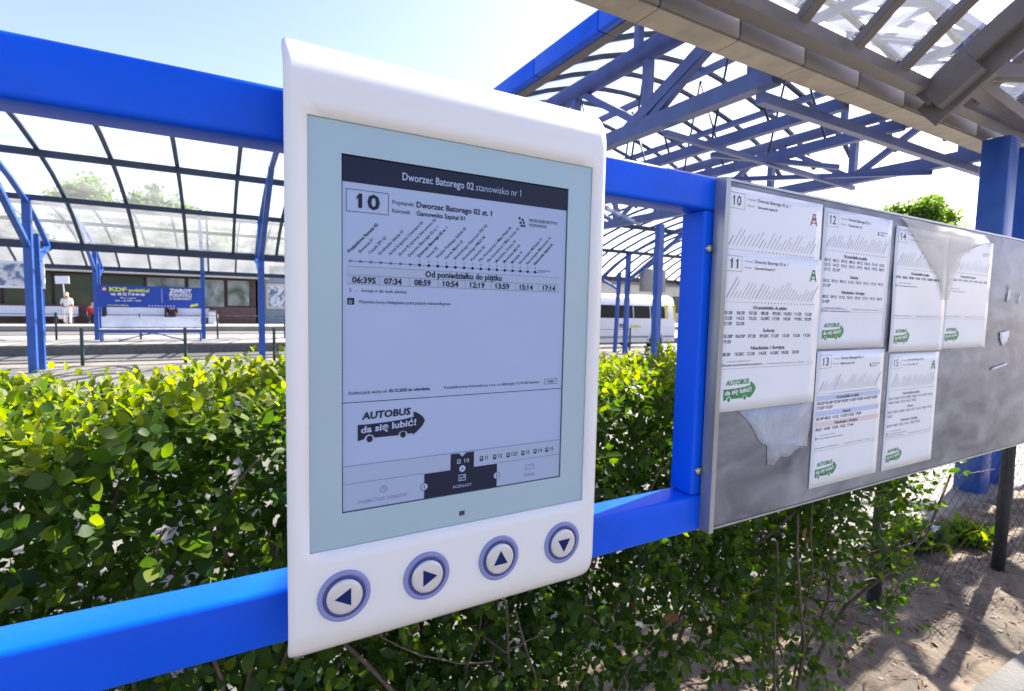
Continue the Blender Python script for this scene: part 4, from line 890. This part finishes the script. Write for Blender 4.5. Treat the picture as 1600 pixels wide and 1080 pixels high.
# hanging sign box under the near canopy
hs = thing('hanging_sign', 'grey box sign hanging under the canopy in front of the bus', 'sign', (12.75, 12.6, 2.1))
MB().box(-.5, -.02, -.1, .1, 0, .75).build('sign_box', M_GREY, hs, bev=.02); MB().box(.02, .5, -.1, .1, 0, .75).build('sign_box', M_GREY, hs, bev=.02)
q = MB(); q.tube([(0, 0, .3), (0, 0, 1.5)], .02, 6); q.build('rod', M_DEEP, hs)
# minibus
mbz = -.25
bus = thing('minibus', 'white minibus with dark side windows and a yellow rear corner parked behind the hedge', 'bus', (15.2, 17.6, mbz))
bprof = [(-1.0, .35), (-1.02, .9), (-1.0, 1.35), (-.93, 1.95), (-.82, 2.25), (-.6, 2.4), (.6, 2.4), (.82, 2.25), (.93, 1.95), (1.0, 1.35), (1.02, .9), (1.0, .35)]
q = MB(); secs = [(-3.0, .78, .62), (-2.9, .9, .66), (-2.3, .98, .80), (-1.75, 1, .97), (-1.3, 1, 1), (0, 1, 1), (2.75, 1, 1), (2.95, .97, .985), (3.02, .9, .95)]; V = []
for x, sx, sz in secs: V += [(x, y*sx, .35+(z-.35)*sz) for y, z in bprof]
m_ = len(bprof); q.add(V, [(i*m_+j, (i+1)*m_+j, (i+1)*m_+(j+1) % m_, i*m_+(j+1) % m_) for i in range(len(secs)-1) for j in range(m_)]+[tuple(range(m_)), tuple(range(len(secs)*m_-1, (len(secs)-1)*m_-1, -1))], True)
body = q.build('body', M_BUSW, bus); body.data.set_sharp_from_angle(angle=math.radians(35))
def yside(z): return -(1.0-.07*max(0, (z-1.35)/.6))-.006
for k, (a, b_) in enumerate(((-1.45, -.55), (-.5, .42), (.47, 1.4), (1.45, 2.3))):
    q = MB(); q.add([(a, yside(1.38), 1.38), (b_, yside(1.38), 1.38), (b_, yside(1.92), 1.92), (a, yside(1.92), 1.92), (a, -.9, 1.38), (b_, -.9, 1.38), (b_, -.85, 1.92), (a, -.85, 1.92)], [(0, 1, 2, 3), (0, 4, 5, 1), (1, 5, 6, 2), (2, 6, 7, 3), (3, 7, 4, 0)]); q.build('window', M_BUSGL, bus)
q = MB(); q.add([(2.34, yside(1.38), 1.38), (2.95, -.99, 1.3), (2.97, -.915, 1.98), (2.2, yside(1.95)-.002, 1.955), (2.34, yside(1.7), 1.7)], [(0, 1, 2, 3, 4)]); q.build('yellow_corner', M_YEL, bus)
I = Ink(); I.text('P.K.S.', 0, 0, 160, 480, .05); I.build('lettering', M_PRINT, bus, -.35, -1.03, .98, .001); I = Ink(); I.text('Racibórz', 0, 0, 110, 600, .03); I.build('lettering', M_YEL, bus, .25, -1.03, .99, .001)
for x in (-1.95, 1.75):
    q = MB(); q.tube([(x, -1.03, .36), (x, -.8, .36)], .36, 24); wl = q.build('wheel', M_TYRE, bus); q = MB(); q.tube([(x, -1.04, .36), (x, -1.031, .36)], .2, 16); q.build('rim', M_GREY, wl)
    q = MB(); q.tube([(x, .8, .36), (x, 1.03, .36)], .36, 16); q.build('wheel', M_TYRE, bus)
    q = MB(); q.sweep([(x+.47*math.cos(t), -1.022, .36+.47*math.sin(t)) for t in np.linspace(-.1, math.pi+.1, 14)], rrect(.05, .06, .01, 1), up=(0, 1, 0)); q.build('wheel_arch', M_BUSW, bus)
q = MB(); q.box(-2.6, 2.9, -1.035, -1.02, .55, .62); q.build('side_trim', M_GREY, bus)
# trees
def tree(name, lab, loc, h, cr, n_, ls, seed, tr=.18):
    rg = np.random.default_rng(seed); t = thing(name, lab, 'tree', loc, 'trees beyond the canopies'); cz = h-cr[2]*.95
    q = MB(); q.tube([(0, 0, -.3), (.05, 0, cz*.5), (0, .05, cz), (.05, 0, cz+cr[2]*.5)], tr, 9, [1, .8, .6, .25]); q.build('trunk', M_BARK, t)
    for k in range(7):
        a = k*.9+seed; e_ = np.array([math.cos(a)*cr[0]*.7, math.sin(a)*cr[1]*.7, cz+cr[2]*rg.uniform(-.2, .6)]); q = MB(); q.tube([(0, 0, cz*.75), tuple(e_*np.array([.5, .5, .93])), tuple(e_)], tr*.35, 6, [1, .6, .2]); q.build('limb', M_BARK, t)
    nc_ = 46; u = unit(rg.normal(size=(nc_, 3)))*rg.uniform(.25, 1, (nc_, 1))**.5*np.array(cr)*.82+np.array([0, 0, cz]); rad = rg.uniform(.16, .34, nc_)*cr[0]
    ci = rg.integers(0, nc_, n_); p = u[ci]+unit(rg.normal(size=(n_, 3)))*(rad[ci]*rg.uniform(.3, 1.05, n_))[:, None]*np.array([1, 1, .75])
    s_ = ls*rg.uniform(.6, 1.3, n_)
    o = link('crown', leaf_mesh('crown', p, rg.normal(size=(n_, 3)), rg.normal(size=(n_, 3))+np.array([0, 0, .6]), s_, s_*.9, np.clip(.45+rg.normal(0, .22, n_)+(rg.random(nc_)[ci]-.5)*.3, 0, 1), M_TREE), t)
tree('broadleaf_tree', 'round bright green tree whose top shows above the notice board', (29.6, 12.6, -.25), 7.7, (2.3, 2.3, 2.0), 11000, .2, 3)
for k, (x, y, h, cr, lab) in enumerate(((-8.6, 62, 13.2, (4.6, 3.5, 4.2), 'dark tree at the left of the group behind the station'), (-4.2, 60, 12.2, (3.6, 3, 3.8), 'middle tree of the group behind the station'), (-.6, 61, 11.2, (3.8, 3, 3.6), 'light green tree at the right of the group behind the station'), (5.8, 64, 10.4, (3.4, 3, 3.2), 'low tree behind the station seen beside the white display'), (-16, 63, 9.6, (4, 3.5, 3.2), 'tree behind the station at the far left edge'))):
    tree('broadleaf_tree', lab, (x, y, 0), h, cr, 5200, .42, 20+k, .3)
#TAIL
